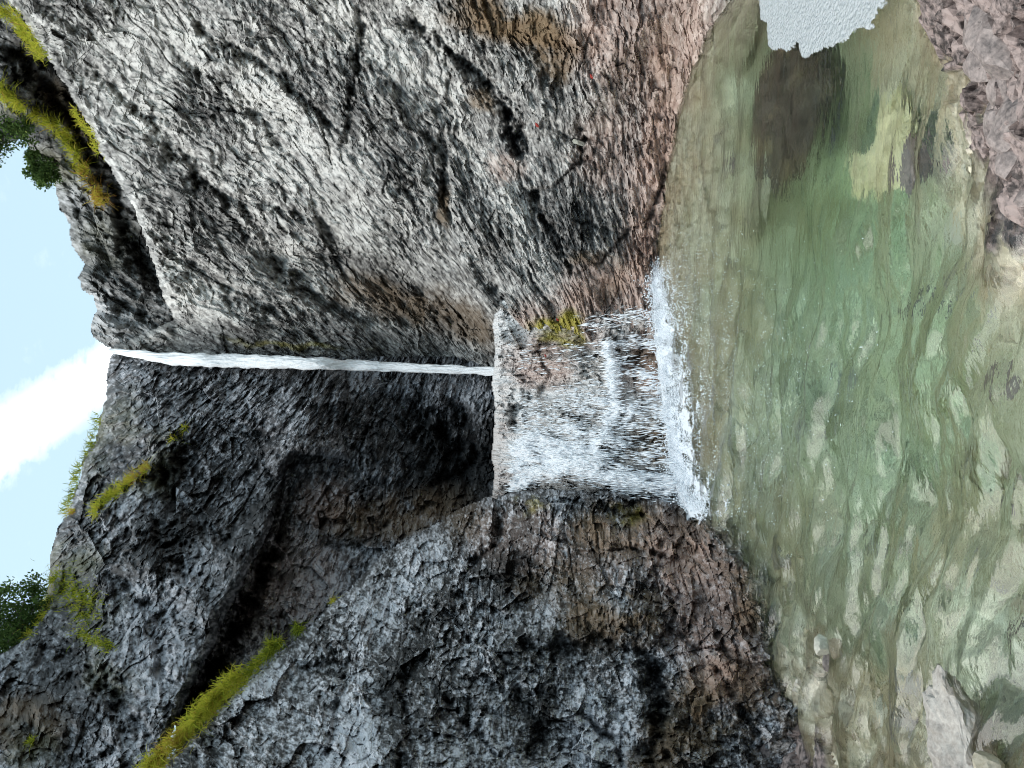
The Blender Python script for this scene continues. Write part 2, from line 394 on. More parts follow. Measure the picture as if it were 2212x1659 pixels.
# big pale slab forming the right side
rock_mass('R', 'cliff', 'large pale grey slanting rock slab to the right of the waterfall, rising from the green pool',
    (-120, 1730, -340, 815), 2.2,
    [(-100, -300, 9.5), (0, 0, 11.2), (100, 110, 12.2), (200, 290, 13.8), (270, 430, 15), (345, 600, 17), (400, 700, 18.2), (300, 750, 19.6), (500, 745, 17.6),
     (400, -200, 9.2), (400, 100, 11.3), (500, 300, 12.6), (600, 500, 14.0), (700, 640, 15.2), (750, 740, 15.8), (750, 0, 9.2), (760, 250, 10.6), (780, 450, 12), (850, 600, 13.4),
     (900, 690, 14.2), (1000, 720, 13.2), (1065, 700, 11.2), (1040, 790, 14), (1000, 550, 10.7), (980, 350, 10), (1000, 150, 8.9), (1000, -200, 7.2),
     (1150, 640, 9.4), (1130, 735, 10.4), (1240, 745, 9.3), (1240, 560, 8.7), (1180, 400, 8.9), (1160, 200, 8.2), (1150, 0, 7.3), (1200, -250, 6.2), (1300, 650, 8.7), (1330, 400, 8.1), (1350, 150, 7.2),
     (1420, 700, 8.3), (1425, 600, 8.2), (1435, 450, 7.85), (1445, 300, 7.5), (1500, 130, 6.5), (1550, 20, 5.75), (1650, -150, 4.6), (1800, -300, 3.7), (1600, 300, 7.3), (1600, 600, 8.1), (1850, 300, 6.8), (1850, 700, 8), (1700, 100, 5.6)],
    [(-120, -340), (-60, -80), (30, 15), (62, 62), (85, 105), (118, 150), (150, 205), (190, 270), (215, 330), (255, 395), (290, 455), (312, 520), (335, 580), (350, 640), (375, 690), (250, 745), (238, 752),
     (300, 815), (1090, 815), (1100, 790), (1500, 790), (1730, 700), (1730, -340)],
    CR, [
        # long joints
        ('groove', [(865, -20), (905, 60), (960, 100), (1040, 160), (1075, 210), (1112, 260), (1125, 300), (1118, 350)], 13, .55),
        ('groove', [(1085, 240), (1115, 290), (1118, 335)], 16, .4),
        ('groove', [(740, 320), (752, 250), (765, 160), (780, 80), (775, -30)], 10, .45),
        ('groove', [(410, 20), (440, 70), (560, 130), (640, 200), (700, 260), (745, 300)], 9, .40),
        ('groove', [(950, 100), (975, 150), (965, 240)], 5, .18),
        ('groove', [(900, 260), (950, 330), (962, 400), (955, 450), (985, 490)], 11, .38),
        ('groove', [(1150, 400), (1165, 450), (1200, 510), (1228, 570), (1238, 600)], 10, .5),
        ('groove', [(1120, 350), (1122, 400), (1150, 420), (1190, 410), (1250, 350), (1262, 300), (1258, 270)], 5, .25),
        ('groove', [(1265, 260), (1240, 305), (1268, 350)], 16, .4),
        ('groove', [(330, 300), (420, 370), (520, 440), (600, 560), (680, 620)], 14, .45),
        ('groove', [(560, 440), (700, 480), (760, 570)], 9, .35),
        ('groove', [(150, 100), (260, 200), (380, 320), (470, 420), (560, 560)], 12, .35),
        ('groove', [(360, 90), (450, 170), (530, 230), (600, 300), (650, 370)], 14, .3),
        ('groove', [(300, 480), (420, 580), (520, 640), (640, 690)], 14, .5),
        ('groove', [(580, 560), (640, 620), (760, 680), (900, 700)], 12, .5),
        ('step', [(760, 560), (880, 590), (960, 640), (1060, 715)], 30, .9, 240),
        ('groove', [(900, 620), (960, 680), (1040, 745)], 18, .5),
        ('groove', [(1220, 470), (1330, 500), (1400, 560)], 6, .18),
        ('groove', [(1240, 600), (1300, 560), (1400, 470), (1440, 350)], 7, .22),
        ('groove', [(1060, 600), (1110, 690), (1150, 740)], 9, .3),
        ('groove', [(1130, 560), (1170, 640), (1210, 700)], 6, .25),
        ('bump', [(1000, 560), (1040, 640), (1100, 715)], 14, .3),
        ('bump', [(300, 570), (420, 660), (540, 700)], 26, .4),
        ('bump', [(1290, 200), (1330, 120), (1380, 60)], 40, .25),
    ], M_R,
    [('brown', 1120, 60, 150, 46, 15, 1), ('brown', 1050, 30, 60, 50, 0, .9), ('brown', 1200, 120, 40, 60, 0, .8), ('brown', 1040, 210, 46, 20, 40, .7), ('brown', 1340, 600, 120, 30, -35, .7), ('brown', 1000, 690, 90, 40, 35, .7),
     ('brown', 900, 660, 110, 40, 25, .75), ('brown', 1290, 560, 60, 20, 0, .6), ('brown', 1430, 250, 30, 200, 0, .7), ('brown', 960, 450, 14, 40, 0, .8), ('brown', 800, 640, 90, 40, 20, .6),
     ('pink', 1430, 400, 70, 420, 6, 1), ('pink', 1400, 60, 150, 180, 0, 1), ('pink', 1330, 330, 90, 90, 0, .7), ('pink', 1300, 650, 100, 80, 0, .9), ('pink', 1180, 700, 80, 50, 0, .8), ('pink', 1090, 360, 40, 30, 0, .5),
     ('pale', 500, 200, 330, 150, 45, .45), ('pale', 420, 640, 90, 45, 40, 1), ('pale', 620, 600, 130, 60, 30, .8), ('pale', 800, 120, 120, 80, 0, .4), ('pale', 900, 500, 100, 30, 50, .5), ('pale', 230, 200, 200, 25, 45, .7), ('pale', 1140, 560, 30, 120, -20, .4),
     ('black', 1105, 290, 22, 50, 10, .6), ('black', 1190, 500, 14, 80, -25, .5), ('black', 600, 300, 90, 18, 55, .4), ('black', 900, 90, 26, 60, -40, .55), ('black', 765, 250, 14, 110, 4, .6), ('black', 955, 430, 14, 60, 0, .6), ('black', 1250, 500, 60, 120, 0, .35),
     ('black', 470, 470, 160, 30, 45, .45), ('black', 900, 660, 140, 50, 25, .6), ('black', 290, 290, 120, 14, 45, .5), ('black', 1000, 150, 80, 18, 42, .6), ('black', 780, 600, 100, 40, 30, .4), ('black', 400, 190, 110, 40, 45, .45), ('black', 700, 400, 90, 24, 50, .4),
     ('moss', 1212, 712, 66, 34, -5, 1.3), ('moss', 640, 745, 130, 7, 3, .7)],
    amp=.85, edge=(1.0, 16), jag=4, blk=(66, 12))
# inner lit recess under the overhang, left of the falls
rock_mass('L2', 'cliff', 'brownish recessed rock wall under the left overhang, beside the foot of the waterfall',
    (380, 1110, 770, 1620), 2.2,
    [(380, 800, 18), (560, 800, 16.4), (760, 790, 15.9), (1060, 800, 14.2), (760, 900, 14.8), (1060, 900, 13.2), (1060, 1000, 13.6), (900, 1000, 14.4), (1060, 1090, 12.6), (800, 1100, 13.6), (650, 1150, 13.2), (600, 1300, 12.0),
     (700, 1250, 12.2), (520, 1420, 10.8), (900, 1150, 12.2), (480, 1560, 10), (700, 1600, 10)],
    [(380, 770), (1110, 770), (1110, 1620), (380, 1620)],
    CL, [('groove', [(620, 1120), (570, 1240), (500, 1380), (430, 1500), (390, 1600)], 14, 1.2), ('groove', [(1000, 880), (960, 940), (1010, 1060)], 40, .9),
         ('groove', [(680, 1180), (780, 1180), (850, 1120)], 8, .3), ('groove', [(820, 840), (900, 900), (1000, 960)], 14, .4)],
    M_L, [('brown', 880, 1110, 130, 50, -14, .7), ('brown', 760, 1130, 80, 40, 0, .6), ('pale', 640, 1260, 110, 90, -60, .7), ('pink', 640, 1260, 120, 90, -60, .35), ('pale', 800, 830, 260, 22, 4, 1), ('black', 970, 1000, 130, 100, 0, 1),  # black paints the recess shade; the wide pale spot its lit part
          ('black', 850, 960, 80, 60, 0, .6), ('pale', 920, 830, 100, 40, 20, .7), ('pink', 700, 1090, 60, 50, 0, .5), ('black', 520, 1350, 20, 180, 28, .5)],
    amp=1.15, jag=0, blk=(60, 20), long=1.8, sla=.4, fa=1.3)
# upper left overhanging wall
rock_mass('L1', 'cliff', 'dark shaded overhanging cliff left of the waterfall, with grass on its ledges under the sky',
    (-180, 760, 755, 1990), 2.2,
    [(-150, 1950, 7.6), (0, 1659, 9.5), (0, 1420, 12.5), (100, 1300, 15), (118, 1150, 16.6), (170, 1020, 18), (215, 900, 19), (235, 775, 20), (400, 780, 18.2), (600, 800, 16.2), (740, 810, 15.4), (740, 960, 14.0),
     (300, 900, 17), (400, 930, 15.6), (300, 1050, 15.2), (250, 1200, 13.6), (200, 1400, 11.6), (200, 1600, 9.4), (450, 1000, 15.8), (520, 1060, 15.2), (470, 1150, 13.0), (560, 1130, 12.0), (612, 1050, 12.8), (600, 1120, 11.6), (480, 1300, 10.6), (500, 1200, 11.4), (400, 1450, 9.6), (360, 1600, 8.4), (320, 1800, 7.6), (650, 950, 13.4)],
    [(-180, 1990), (-180, 1440), (-60, 1420), (0, 1410), (30, 1392), (50, 1370), (92, 1305), (103, 1270), (106, 1230), (110, 1190), (120, 1150), (150, 1100), (160, 1060), (172, 1030), (180, 985), (205, 952), (214, 900), (228, 860),
     (232, 800), (238, 768), (250, 755), (760, 762), (760, 1000), (690, 985), (640, 985), (618, 1010), (612, 1050), (600, 1095), (585, 1150), (560, 1190), (535, 1240), (505, 1300), (480, 1350), (462, 1400), (440, 1440), (410, 1500), (388, 1550), (360, 1620), (300, 1990)],
    CL, [('groove', [(400, 960), (440, 1020), (460, 1110), (420, 1160)], 55, 1.3), ('groove', [(500, 1090), (560, 1060), (610, 1030)], 26, .7), ('groove', [(430, 960), (520, 960), (620, 940)], 24, .5),
         ('groove', [(200, 1090), (260, 1070), (330, 1020), (400, 930)], 12, .4), ('bump', [(210, 1110), (250, 1075), (320, 1015), (380, 960)], 14, .5),
         ('groove', [(60, 1400), (200, 1450), (330, 1600)], 26, .5), ('groove', [(250, 1240), (330, 1330), (360, 1500)], 22, .4), ('bump', [(320, 1230), (400, 1250), (440, 1330)], 30, .4), ('groove', [(330, 1120), (400, 1230), (440, 1260)], 26, .5)],
    M_L, [('black', 440, 1070, 110, 75, 20, 1), ('black', 540, 1080, 90, 50, 0, .9), ('black', 330, 1180, 70, 60, 0, .5), ('green', 170, 1290, 80, 110, 20, 1), ('green', 240, 950, 60, 110, 10, .75), ('green', 330, 1000, 70, 70, 0, .7), ('green', 100, 1230, 40, 110, 10, 1), ('black', 130, 1560, 130, 90, 0, .6),  # black paints the darkness of the cave into the rock colour
          ('brown', 60, 1560, 90, 60, 0, .7), ('green', 60, 1620, 60, 60, 0, .6), ('pale', 280, 805, 60, 14, 10, .6), ('pale', 560, 860, 120, 60, 30, .5), ('pale', 330, 1370, 140, 70, 60, .55), ('pale', 200, 1560, 120, 60, 40, .4), ('pale', 70, 1440, 60, 60, 0, .7),
          ('green', 200, 1450, 90, 40, 30, .7), ('black', 470, 1250, 40, 170, 28, .6), ('pale', 420, 1330, 40, 120, 30, .3)],
    amp=1.15, edge=(1.3, 26), jag=3.5, blk=(56, 14), long=2.6)
# near left buttress
rock_mass('L3', 'cliff', 'near blocky rock buttress on the left, sloping from the grass ridge to the pool edge',
    (290, 2120, 1035, 2200), 2.4,
    [(1060, 1060, 10.2), (960, 1120, 10.6), (860, 1180, 10.4), (720, 1290, 9.8), (640, 1390, 9.2), (560, 1450, 8.8), (400, 1600, 7.9), (330, 1680, 7.3), (300, 1950, 5.9),
     (1060, 1200, 8.4), (1160, 1080, 8.2), (1300, 1070, 7.6), (1420, 1080, 7.1), (1490, 1120, 6.6), (1200, 1300, 6.9), (900, 1400, 7.4), (700, 1600, 6.3), (500, 1900, 5.0), (1000, 1600, 5.4), (1100, 1900, 4.3), (1200, 1500, 5.7), (1400, 1300, 5.8), (1400, 1500, 5.0), (1400, 1659, 4.5), (1400, 1900, 3.9),
     (1500, 1250, 5.75), (1590, 1200, 5.3), (1610, 1300, 5.05), (1640, 1400, 4.75), (1690, 1500, 4.36), (1740, 1659, 4.03), (1780, 1900, 3.7), (1700, 1100, 5.9), (1800, 1300, 4.8), (1900, 1659, 3.7), (2200, 1400, 3.8), (2200, 1900, 3.0)],
    [(1062, 1068), (1030, 1082), (990, 1098), (960, 1118), (900, 1155), (860, 1172), (820, 1200), (790, 1232), (750, 1275), (720, 1292), (690, 1330), (650, 1372), (620, 1395), (590, 1420), (560, 1450), (520, 1485), (470, 1530), (430, 1570), (400, 1600), (360, 1640), (330, 1672), (290, 1760), (290, 2300), (2250, 2300), (2250, 1560), (1850, 1200), (1700, 1035), (1480, 1080), (1425, 1060), (1300, 1050), (1200, 1055), (1100, 1060)],
    CL, [('groove', [(1080, 1110), (1078, 1180), (1030, 1210), (1000, 1260)], 9, 0.37), ('groove', [(1000, 1260), (980, 1310), (990, 1340)], 12, 0.28), ('groove', [(1100, 1400), (1180, 1400), (1300, 1380), (1400, 1420)], 15, 0.25),
         ('groove', [(870, 1430), (880, 1540), (860, 1700)], 10, 0.22), ('groove', [(760, 1400), (730, 1520), (700, 1650)], 9, 0.22), ('groove', [(960, 1500), (1000, 1560), (1080, 1640)], 10, 0.25), ('groove', [(1400, 1400), (1430, 1530), (1400, 1680)], 19, 0.31),
         ('groove', [(1250, 1540), (1330, 1600), (1350, 1680)], 10, 0.22), ('groove', [(1280, 1090), (1350, 1120), (1400, 1110)], 9, 0.22), ('groove', [(1290, 1180), (1400, 1190), (1450, 1210)], 7, 0.19), ('bump', [(1150, 1380), (1250, 1330), (1380, 1330)], 30, 0.15),
         ('groove', [(600, 1480), (700, 1430), (800, 1420)], 13, 0.19), ('bump', [(640, 1430), (720, 1390), (800, 1310)], 15, 0.15), ('groove', [(1100, 1480), (1160, 1560), (1150, 1660)], 13, 0.22), ('groove', [(1530, 1420), (1600, 1520), (1660, 1640)], 10, 0.12), ('groove', [(1430, 1340), (1500, 1400), (1580, 1410)], 9, 0.12)],
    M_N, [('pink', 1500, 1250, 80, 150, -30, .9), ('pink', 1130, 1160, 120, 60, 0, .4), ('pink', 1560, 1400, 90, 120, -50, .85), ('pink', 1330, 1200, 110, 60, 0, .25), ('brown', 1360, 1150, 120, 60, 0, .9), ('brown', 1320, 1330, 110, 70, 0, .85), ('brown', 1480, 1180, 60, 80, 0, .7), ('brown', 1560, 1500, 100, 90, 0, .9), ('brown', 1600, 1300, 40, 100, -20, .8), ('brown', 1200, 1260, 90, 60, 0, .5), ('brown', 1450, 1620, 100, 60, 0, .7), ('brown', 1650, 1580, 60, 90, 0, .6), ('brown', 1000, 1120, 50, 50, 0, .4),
          ('moss', 1155, 1085, 34, 14, 5, 1), ('moss', 1350, 1112, 40, 20, 10, 1), ('moss', 1140, 1100, 26, 20, 0, .6), ('green', 1480, 1580, 80, 60, 0, .4),
          ('black', 1230, 1390, 140, 50, 0, .5), ('black', 1420, 1560, 40, 110, -10, .5), ('black', 860, 1540, 40, 120, 0, .6), ('black', 1000, 1500, 50, 60, 0, .5), ('black', 1060, 1250, 40, 60, 0, .5), ('black', 1140, 1560, 50, 80, 0, .35),
          ('pale', 790, 1350, 110, 50, -50, .5), ('pale', 760, 1560, 60, 130, 8, .6), ('pale', 1260, 1570, 60, 90, 0, .7), ('pale', 1350, 1600, 50, 60, 0, .7), ('pale', 1640, 1400, 60, 50, 0, .5), ('pale', 620, 1450, 60, 14, -45, 1), ('pale', 1500, 1440, 60, 60, 0, .7), ('pale', 1020, 1450, 40, 90, 10, .5)],
    amp=1.2, edge=(1.1, 22), jag=4, blk=(70, 24), long=1.5, sla=.3, fa=1.55)
# ledge the lower cascade runs over
rock_mass('K', 'rock_ledge', 'pale water-worn rock step with a level lip, the small cascade pouring down its face',
    (1040, 1640, 640, 1150), 2.0,
    [(1050, 640, 10.6), (1050, 800, 10.3), (1050, 1000, 10.2), (1050, 1130, 10.3), (1110, 700, 10.0), (1110, 900, 9.9), (1110, 1050, 9.8), (1200, 720, 9.3), (1200, 880, 9.2), (1200, 1040, 8.9), (1300, 700, 8.75), (1300, 850, 8.6), (1300, 1000, 8.2),
     (1300, 1080, 7.9), (1345, 760, 8.6), (1400, 850, 8.15), (1430, 700, 8.25), (1440, 900, 7.75), (1450, 1030, 7.35), (1480, 1100, 7.0), (1620, 700, 8.0), (1620, 1100, 6.9), (1620, 900, 7.5)],
    [(1072, 640), (1064, 700), (1069, 760), (1062, 830), (1069, 900), (1061, 980), (1067, 1030), (1062, 1070), (1060, 1150), (1640, 1150), (1640, 640)],
    (500, 900), [('bump', [(1070, 740), (1120, 760), (1150, 745)], 24, .2), ('groove', [(1165, 740), (1180, 800), (1160, 860)], 9, .18), ('groove', [(1160, 850), (1110, 890), (1100, 920)], 12, .3), ('step', [(1318, 740), (1318, 900), (1300, 1000)], 26, -.12, 60),
         ('groove', [(1100, 1080), (1150, 1060), (1200, 1070)], 12, .3), ('groove', [(1350, 800), (1380, 760), (1400, 700)], 12, .2), ('groove', [(1350, 960), (1400, 950), (1440, 960)], 14, .25)],
    M_K, [('pink', 1170, 780, 70, 60, 0, .9), ('pink', 1080, 980, 24, 130, 0, .4), ('brown', 1400, 790, 50, 50, 0, .9), ('pink', 1400, 780, 60, 70, 0, .7), ('brown', 1410, 960, 50, 50, 0, .9), ('pink', 1250, 720, 60, 40, 0, .6), ('moss', 1210, 728, 45, 16, 0, 1), ('pale', 1100, 820, 60, 220, 0, 1.6), ('black', 1105, 900, 16, 26, 0, .8), ('black', 1140, 1075, 70, 16, 0, .8), ('black', 1320, 1075, 80, 18, 0, .5), ('pale', 1200, 950, 120, 90, 0, .8), ('brown', 1200, 1080, 90, 24, 0, .5), ('pale', 1220, 820, 60, 80, 0, .5)],
    amp=.8, jag=2.2, blk=(50, 13), long=1.5, edge=(.3, 16))

# ------------------------------------------------------------------ pool bed, shore and ground
def wp(X, Y, z):                     # bed control point: x, y (times 100) and height
    x, y = on_water(float(X), float(Y), z); return (x * 100, y * 100, z)
bed_pts = [wp(1438, 300, -.02), wp(1475, 300, -.12), wp(1540, 300, -.25), wp(1500, 80, -.05), wp(1600, 20, -.25), wp(1600, 200, -.45), wp(1450, 500, -.06), wp(1500, 500, -.2), wp(1450, 650, -.08), wp(1520, 650, -.28),
    wp(1600, 480, -.42), wp(1700, 600, -.8), wp(1750, 380, -.85), wp(1700, 300, -.65), wp(1900, 420, -1.5), wp(1950, 500, -1.3), wp(1850, 700, -1.1), wp(1800, 900, -.75), wp(1780, 60, -1.1), wp(1900, 100, -.75), wp(1950, 250, -.55),
    wp(2000, 20, .0), wp(2045, 150, .0), wp(2085, 260, .0), wp(2110, 350, .0), wp(2135, 430, .0), wp(2165, 500, .0), wp(2200, 545, .0), wp(1980, 120, -.35), wp(2050, 260, -.3), wp(2070, 400, -.35), wp(2090, 500, -.5), wp(2150, 620, -.45), wp(2300, 640, -.05),
    wp(2100, 20, .12), wp(2212, 20, .22), wp(2212, 200, .16), wp(2212, 350, .10), wp(2400, 200, .3), wp(2400, 500, .12), wp(2100, -300, .5), wp(1900, -350, .5), wp(1700, -200, .1), wp(2800, 600, .3), wp(2800, 0, .5),
    wp(2150, 800, -.55), wp(2100, 1000, -.75), wp(2250, 1200, -.5), wp(2400, 1000, -.4), wp(2800, 1000, -.1), wp(2000, 900, -1.0), wp(1560, 850, -.3), wp(1540, 1000, -.2), wp(1530, 1100, -.2), wp(1620, 1100, -.3), wp(1700, 1000, -.55), wp(1650, 1220, -.2),
    wp(1700, 1300, -.25), wp(1800, 1200, -.5), wp(1680, 1400, -.06), wp(1730, 1500, -.04), wp(1760, 1640, .03), wp(1850, 1500, -.16), wp(1900, 1640, -.1), wp(1900, 1350, -.4), wp(2050, 1300, -.45), wp(2050, 1480, -.25), wp(2150, 1640, -.16), wp(2200, 1400, -.4),
    wp(1790, 1390, -.09), wp(2300, 1700, -.1), wp(2000, 1900, .25), wp(1800, 1900, .4), wp(2600, 1900, .3), wp(2800, 1400, .05), wp(1475, 900, -.08), wp(1490, 1060, -.08)]
bed_f = rbf(bed_pts)
M_B = None
def build_bed():
    ny_, nx_ = 430, 430
    ty = np.linspace(0, 1, ny_); yy = .55 * (9.6 / .55) ** ty
    ta = np.linspace(-1.15, 1.15, nx_)
    A, Y = np.meshgrid(ta, yy, indexing='ij'); X = A * (Y * .72 + 1.0)
    Z = bed_f(X * 100, Y * 100)
    Z = np.clip(Z, -2.2, .9)
    wx = X + .12 * fbm(X * 1.5, Y * 1.5, 3, 61); wy = Y + .12 * fbm(X * 1.5 + 9, Y * 1.5, 3, 62)
    f1, e1 = facet(wx * 2.2, wy * 2.6, 63, 1.1); f2, e2 = facet(wx * 7, wy * 8, 64, 1.1); f3, e3 = facet(wx * 19, wy * 19, 65, 1.1)
    under = sstep((-.05 - Z) / .25)
    Z = Z + .07 * f1 * (.3 + .7 * under) + .018 * f2 + .007 * f3 + .035 * fbm(X * 2.6, Y * 2.6, 4, 68) + .10 * fbm(X * .9, Y * .9, 4, 66) * under + .03 * fbm(X * 5, Y * 5, 4, 67) \
        - .07 * np.exp(-(e2 / .07) ** 2) * (1 - .95 * under) * sstep(.9 + 1.5 * fbm(X * 2, Y * 2, 2, 69)) + .02 * (1 - under) * f2 + .012 * fbm(X * 17, Y * 17, 3, 70)
    V = np.stack([X, Y, Z], -1).reshape(-1, 3)
    idx = np.arange(nx_ * ny_).reshape(nx_, ny_)
    q = np.stack([idx[:-1, :-1], idx[1:, :-1], idx[1:, 1:], idx[:-1, 1:]], -1).reshape(-1, 4)
    # rim drops to the valley floor
    ring = np.concatenate([idx[:, 0], idx[-1, 1:], idx[-2::-1, -1], idx[0, -2:0:-1]])
    nV = len(V); low = V[ring].copy(); c = np.array([0, 5, 0]); low[:, :2] = c[:2] + (low[:, :2] - c[:2]) * 1.35; low[:, 2] = -3.0
    nxt = np.roll(np.arange(len(ring)), -1)
    q2 = np.stack([ring[nxt], ring, nV + np.arange(len(ring)), nV + nxt], -1)
    me = new_mesh("pool_bed", np.concatenate([V, low]), np.concatenate([q, q2]), False)
    return me, (X, Y, Z)
t = NT("bed_rock")
geo = t.n("ShaderNodeNewGeometry"); pos = geo.outputs['Position']
n1 = t.noise(pos, 1.1, 6, .6); n2 = t.noise(pos, 9, 6, .65); n3 = t.noise(pos, 42, 4, .6)
v = t.math('ADD', t.math('MULTIPLY', n2, .55), t.math('MULTIPLY', n3, .45))
col = t.ramp(v, [(.36, (.24, .22, .16)), (.5, (.62, .59, .46)), (.6, (.84, .82, .70))])
col = t.mix(t.ramp(n1, [(.42, 0), (.6, .8)]), col, t.mix(v, (.24, .18, .11), (.74, .60, .41)))
n4 = t.noise(pos, .75, 5, .55, .6)
alg = t.n("ShaderNodeSeparateXYZ"); t.l(pos, alg.inputs[0])
deepm = t.math('MULTIPLY', t.ramp(n4, [(.47, 0), (.55, 1)]), t.ramp(t.math('MULTIPLY', alg.outputs[2], -1), [(.12, 0), (.5, 1)]))
col = t.mix(t.math('MULTIPLY', deepm, .38), col, t.mix(n2, (.09, .10, .05), (.40, .41, .24)))   # algae on the deeper blocks
dry = t.ramp(alg.outputs[2], [(0, 0), (.03, 1)])
col = t.mix(dry, col, t.mix(t.ramp(v, [(.42, 0), (.55, 1)]), (.03, .022, .02), (.30, .235, .215)))
t.pbr(col, .6, v, .5, .02, .4)
M_B = t.m
me, BED = build_bed()
link("pool_bed", me, M_B, kind='structure', label='stony tan pool bed and dry pinkish grey shore at the lower edge of the green pool')
_bx = BED
def bed_z(x, y):
    X, Y, Z = _bx
    j = int(np.argmin(abs(Y[0] - y))); i = int(np.argmin(abs(X[:, j] - x))); return float(Z[i, j])
g = np.array([[-900, -900, -3.02], [900, -900, -3.02], [900, 900, -3.02], [-900, 900, -3.02]], float)
tg = NT("valley_soil"); gp = tg.n("ShaderNodeNewGeometry").outputs['Position']
tg.pbr(tg.ramp(tg.noise(gp, .4, 6), [(.4, (.05, .06, .03)), (.6, (.16, .15, .11))]), .9)
link("ground", new_mesh("ground", g, np.array([[0, 1, 2, 3]])), tg.m, kind='structure')

# ------------------------------------------------------------------ water
def build_water():
    Xs = np.concatenate([np.arange(1380, 2300, 4.0), np.linspace(2300, 3900, 90)[1:]])
    Ys = np.concatenate([np.linspace(-1500, -60, 90)[:-1], np.arange(-60, 1720, 4.5), np.linspace(1720, 3200, 90)[1:]])
    Xg, Yg = np.meshgrid(Xs, Ys, indexing='ij')
    x, y = on_water(Xg, Yg)
    cas = np.hypot((x - .2) / 1.1, (y - 7.6))        # distance from the foot of the cascade
    calm = sstep((x - .3 + .12 * y) / 1.6)             # quieter towards the right wall
    a = 1.3 * (1 - .72 * calm)
    wx = x + .10 * fbm(x * 1.2, y * 1.2, 3, 71); wy = y + .10 * fbm(x * 1.2 + 5, y * 1.2, 3, 72) + .18 * x
    z = .03 * ridged(wx * .9, wy * 2.2, 2, 73, .4) + .07 * fbm(wx * 1.6, wy * 3.8, 3, 74, .42) + .011 * fbm(wx * 4.5, wy * 11, 3, 75)
    z = z * a * (1 + .35 * sstep((3.6 - y) / 1.5)) + .035 * fbm(x * 4, y * 5, 4, 76, .6) * np.exp(-cas / .8) + .004 * fbm(x * 3, y * 4, 3, 79)
    V = np.stack([x, y, z], -1).reshape(-1, 3)
    nx_, ny_ = Xg.shape; idx = np.arange(nx_ * ny_).reshape(nx_, ny_)
    q = np.stack([idx[:-1, :-1], idx[:-1, 1:], idx[1:, 1:], idx[1:, :-1]], -1).reshape(-1, 4)
    q = q[:, ::-1]
    ring = np.concatenate([idx[:, 0], idx[-1, 1:], idx[-2::-1, -1], idx[0, -2:0:-1]])
    nV = len(V); low = V[ring].copy(); low[:, 2] = -2.9
    m = len(ring); nxt = np.roll(np.arange(m), -1)
    q2 = np.stack([ring[nxt], ring, nV + np.arange(m), nV + nxt], -1)
    Vb = np.concatenate([V, low])
    # floor of the body of water: rows joined across
    rows, cols = nx_, ny_
    me = new_mesh("water", Vb, np.concatenate([q, q2]), True)
    import bmesh
    bm = bmesh.new(); bm.from_mesh(me)
    ed = [e for e in bm.edges if e.is_boundary]
    bmesh.ops.edgenet_fill(bm, edges=ed)
    bmesh.ops.recalc_face_normals(bm, faces=bm.faces[:])
    bm.to_mesh(me); bm.free()
    return me
t = NT("clear_green_water")
geo = t.n("ShaderNodeNewGeometry"); pos = geo.outputs['Position']
bh = t.math('ADD', t.noise(t.scale(pos, 9, 26, 9), 1, 3, .5), t.math('MULTIPLY', t.noise(t.scale(pos, 30, 60, 30), 1, 2), .35))
bn = t.n("ShaderNodeBump"); t.l(bh, bn.inputs['Height']); bn.inputs['Strength'].default_value = .45; bn.inputs['Distance'].default_value = .018
fr = t.n("ShaderNodeFresnel"); fr.inputs[0].default_value = 1.52; t.l(bn.outputs[0], fr.inputs[1])
gl = t.n("ShaderNodeBsdfGlossy"); gl.inputs['Roughness'].default_value = .11; t.l(bn.outputs[0], gl.inputs['Normal'])
tr = t.n("ShaderNodeBsdfRefraction"); tr.inputs["IOR"].default_value = 1.33; tr.inputs["Roughness"].default_value = .0; t.l(bn.outputs[0], tr.inputs["Normal"])
ms = t.n("ShaderNodeMixShader"); t.l(fr.outputs[0], ms.inputs[0]); t.l(tr.outputs[0], ms.inputs[1]); t.l(gl.outputs[0], ms.inputs[2])
t.l(ms.outputs[0], t.out.inputs[0])
va = t.n("ShaderNodeVolumeAbsorption"); va.inputs[0].default_value = (.36, .86, .56, 1); va.inputs[1].default_value = .28
t.l(va.outputs[0], t.out.inputs[1])
link("water", build_water(), t.m, kind='structure', label='clear green rippled pool below the small cascade')

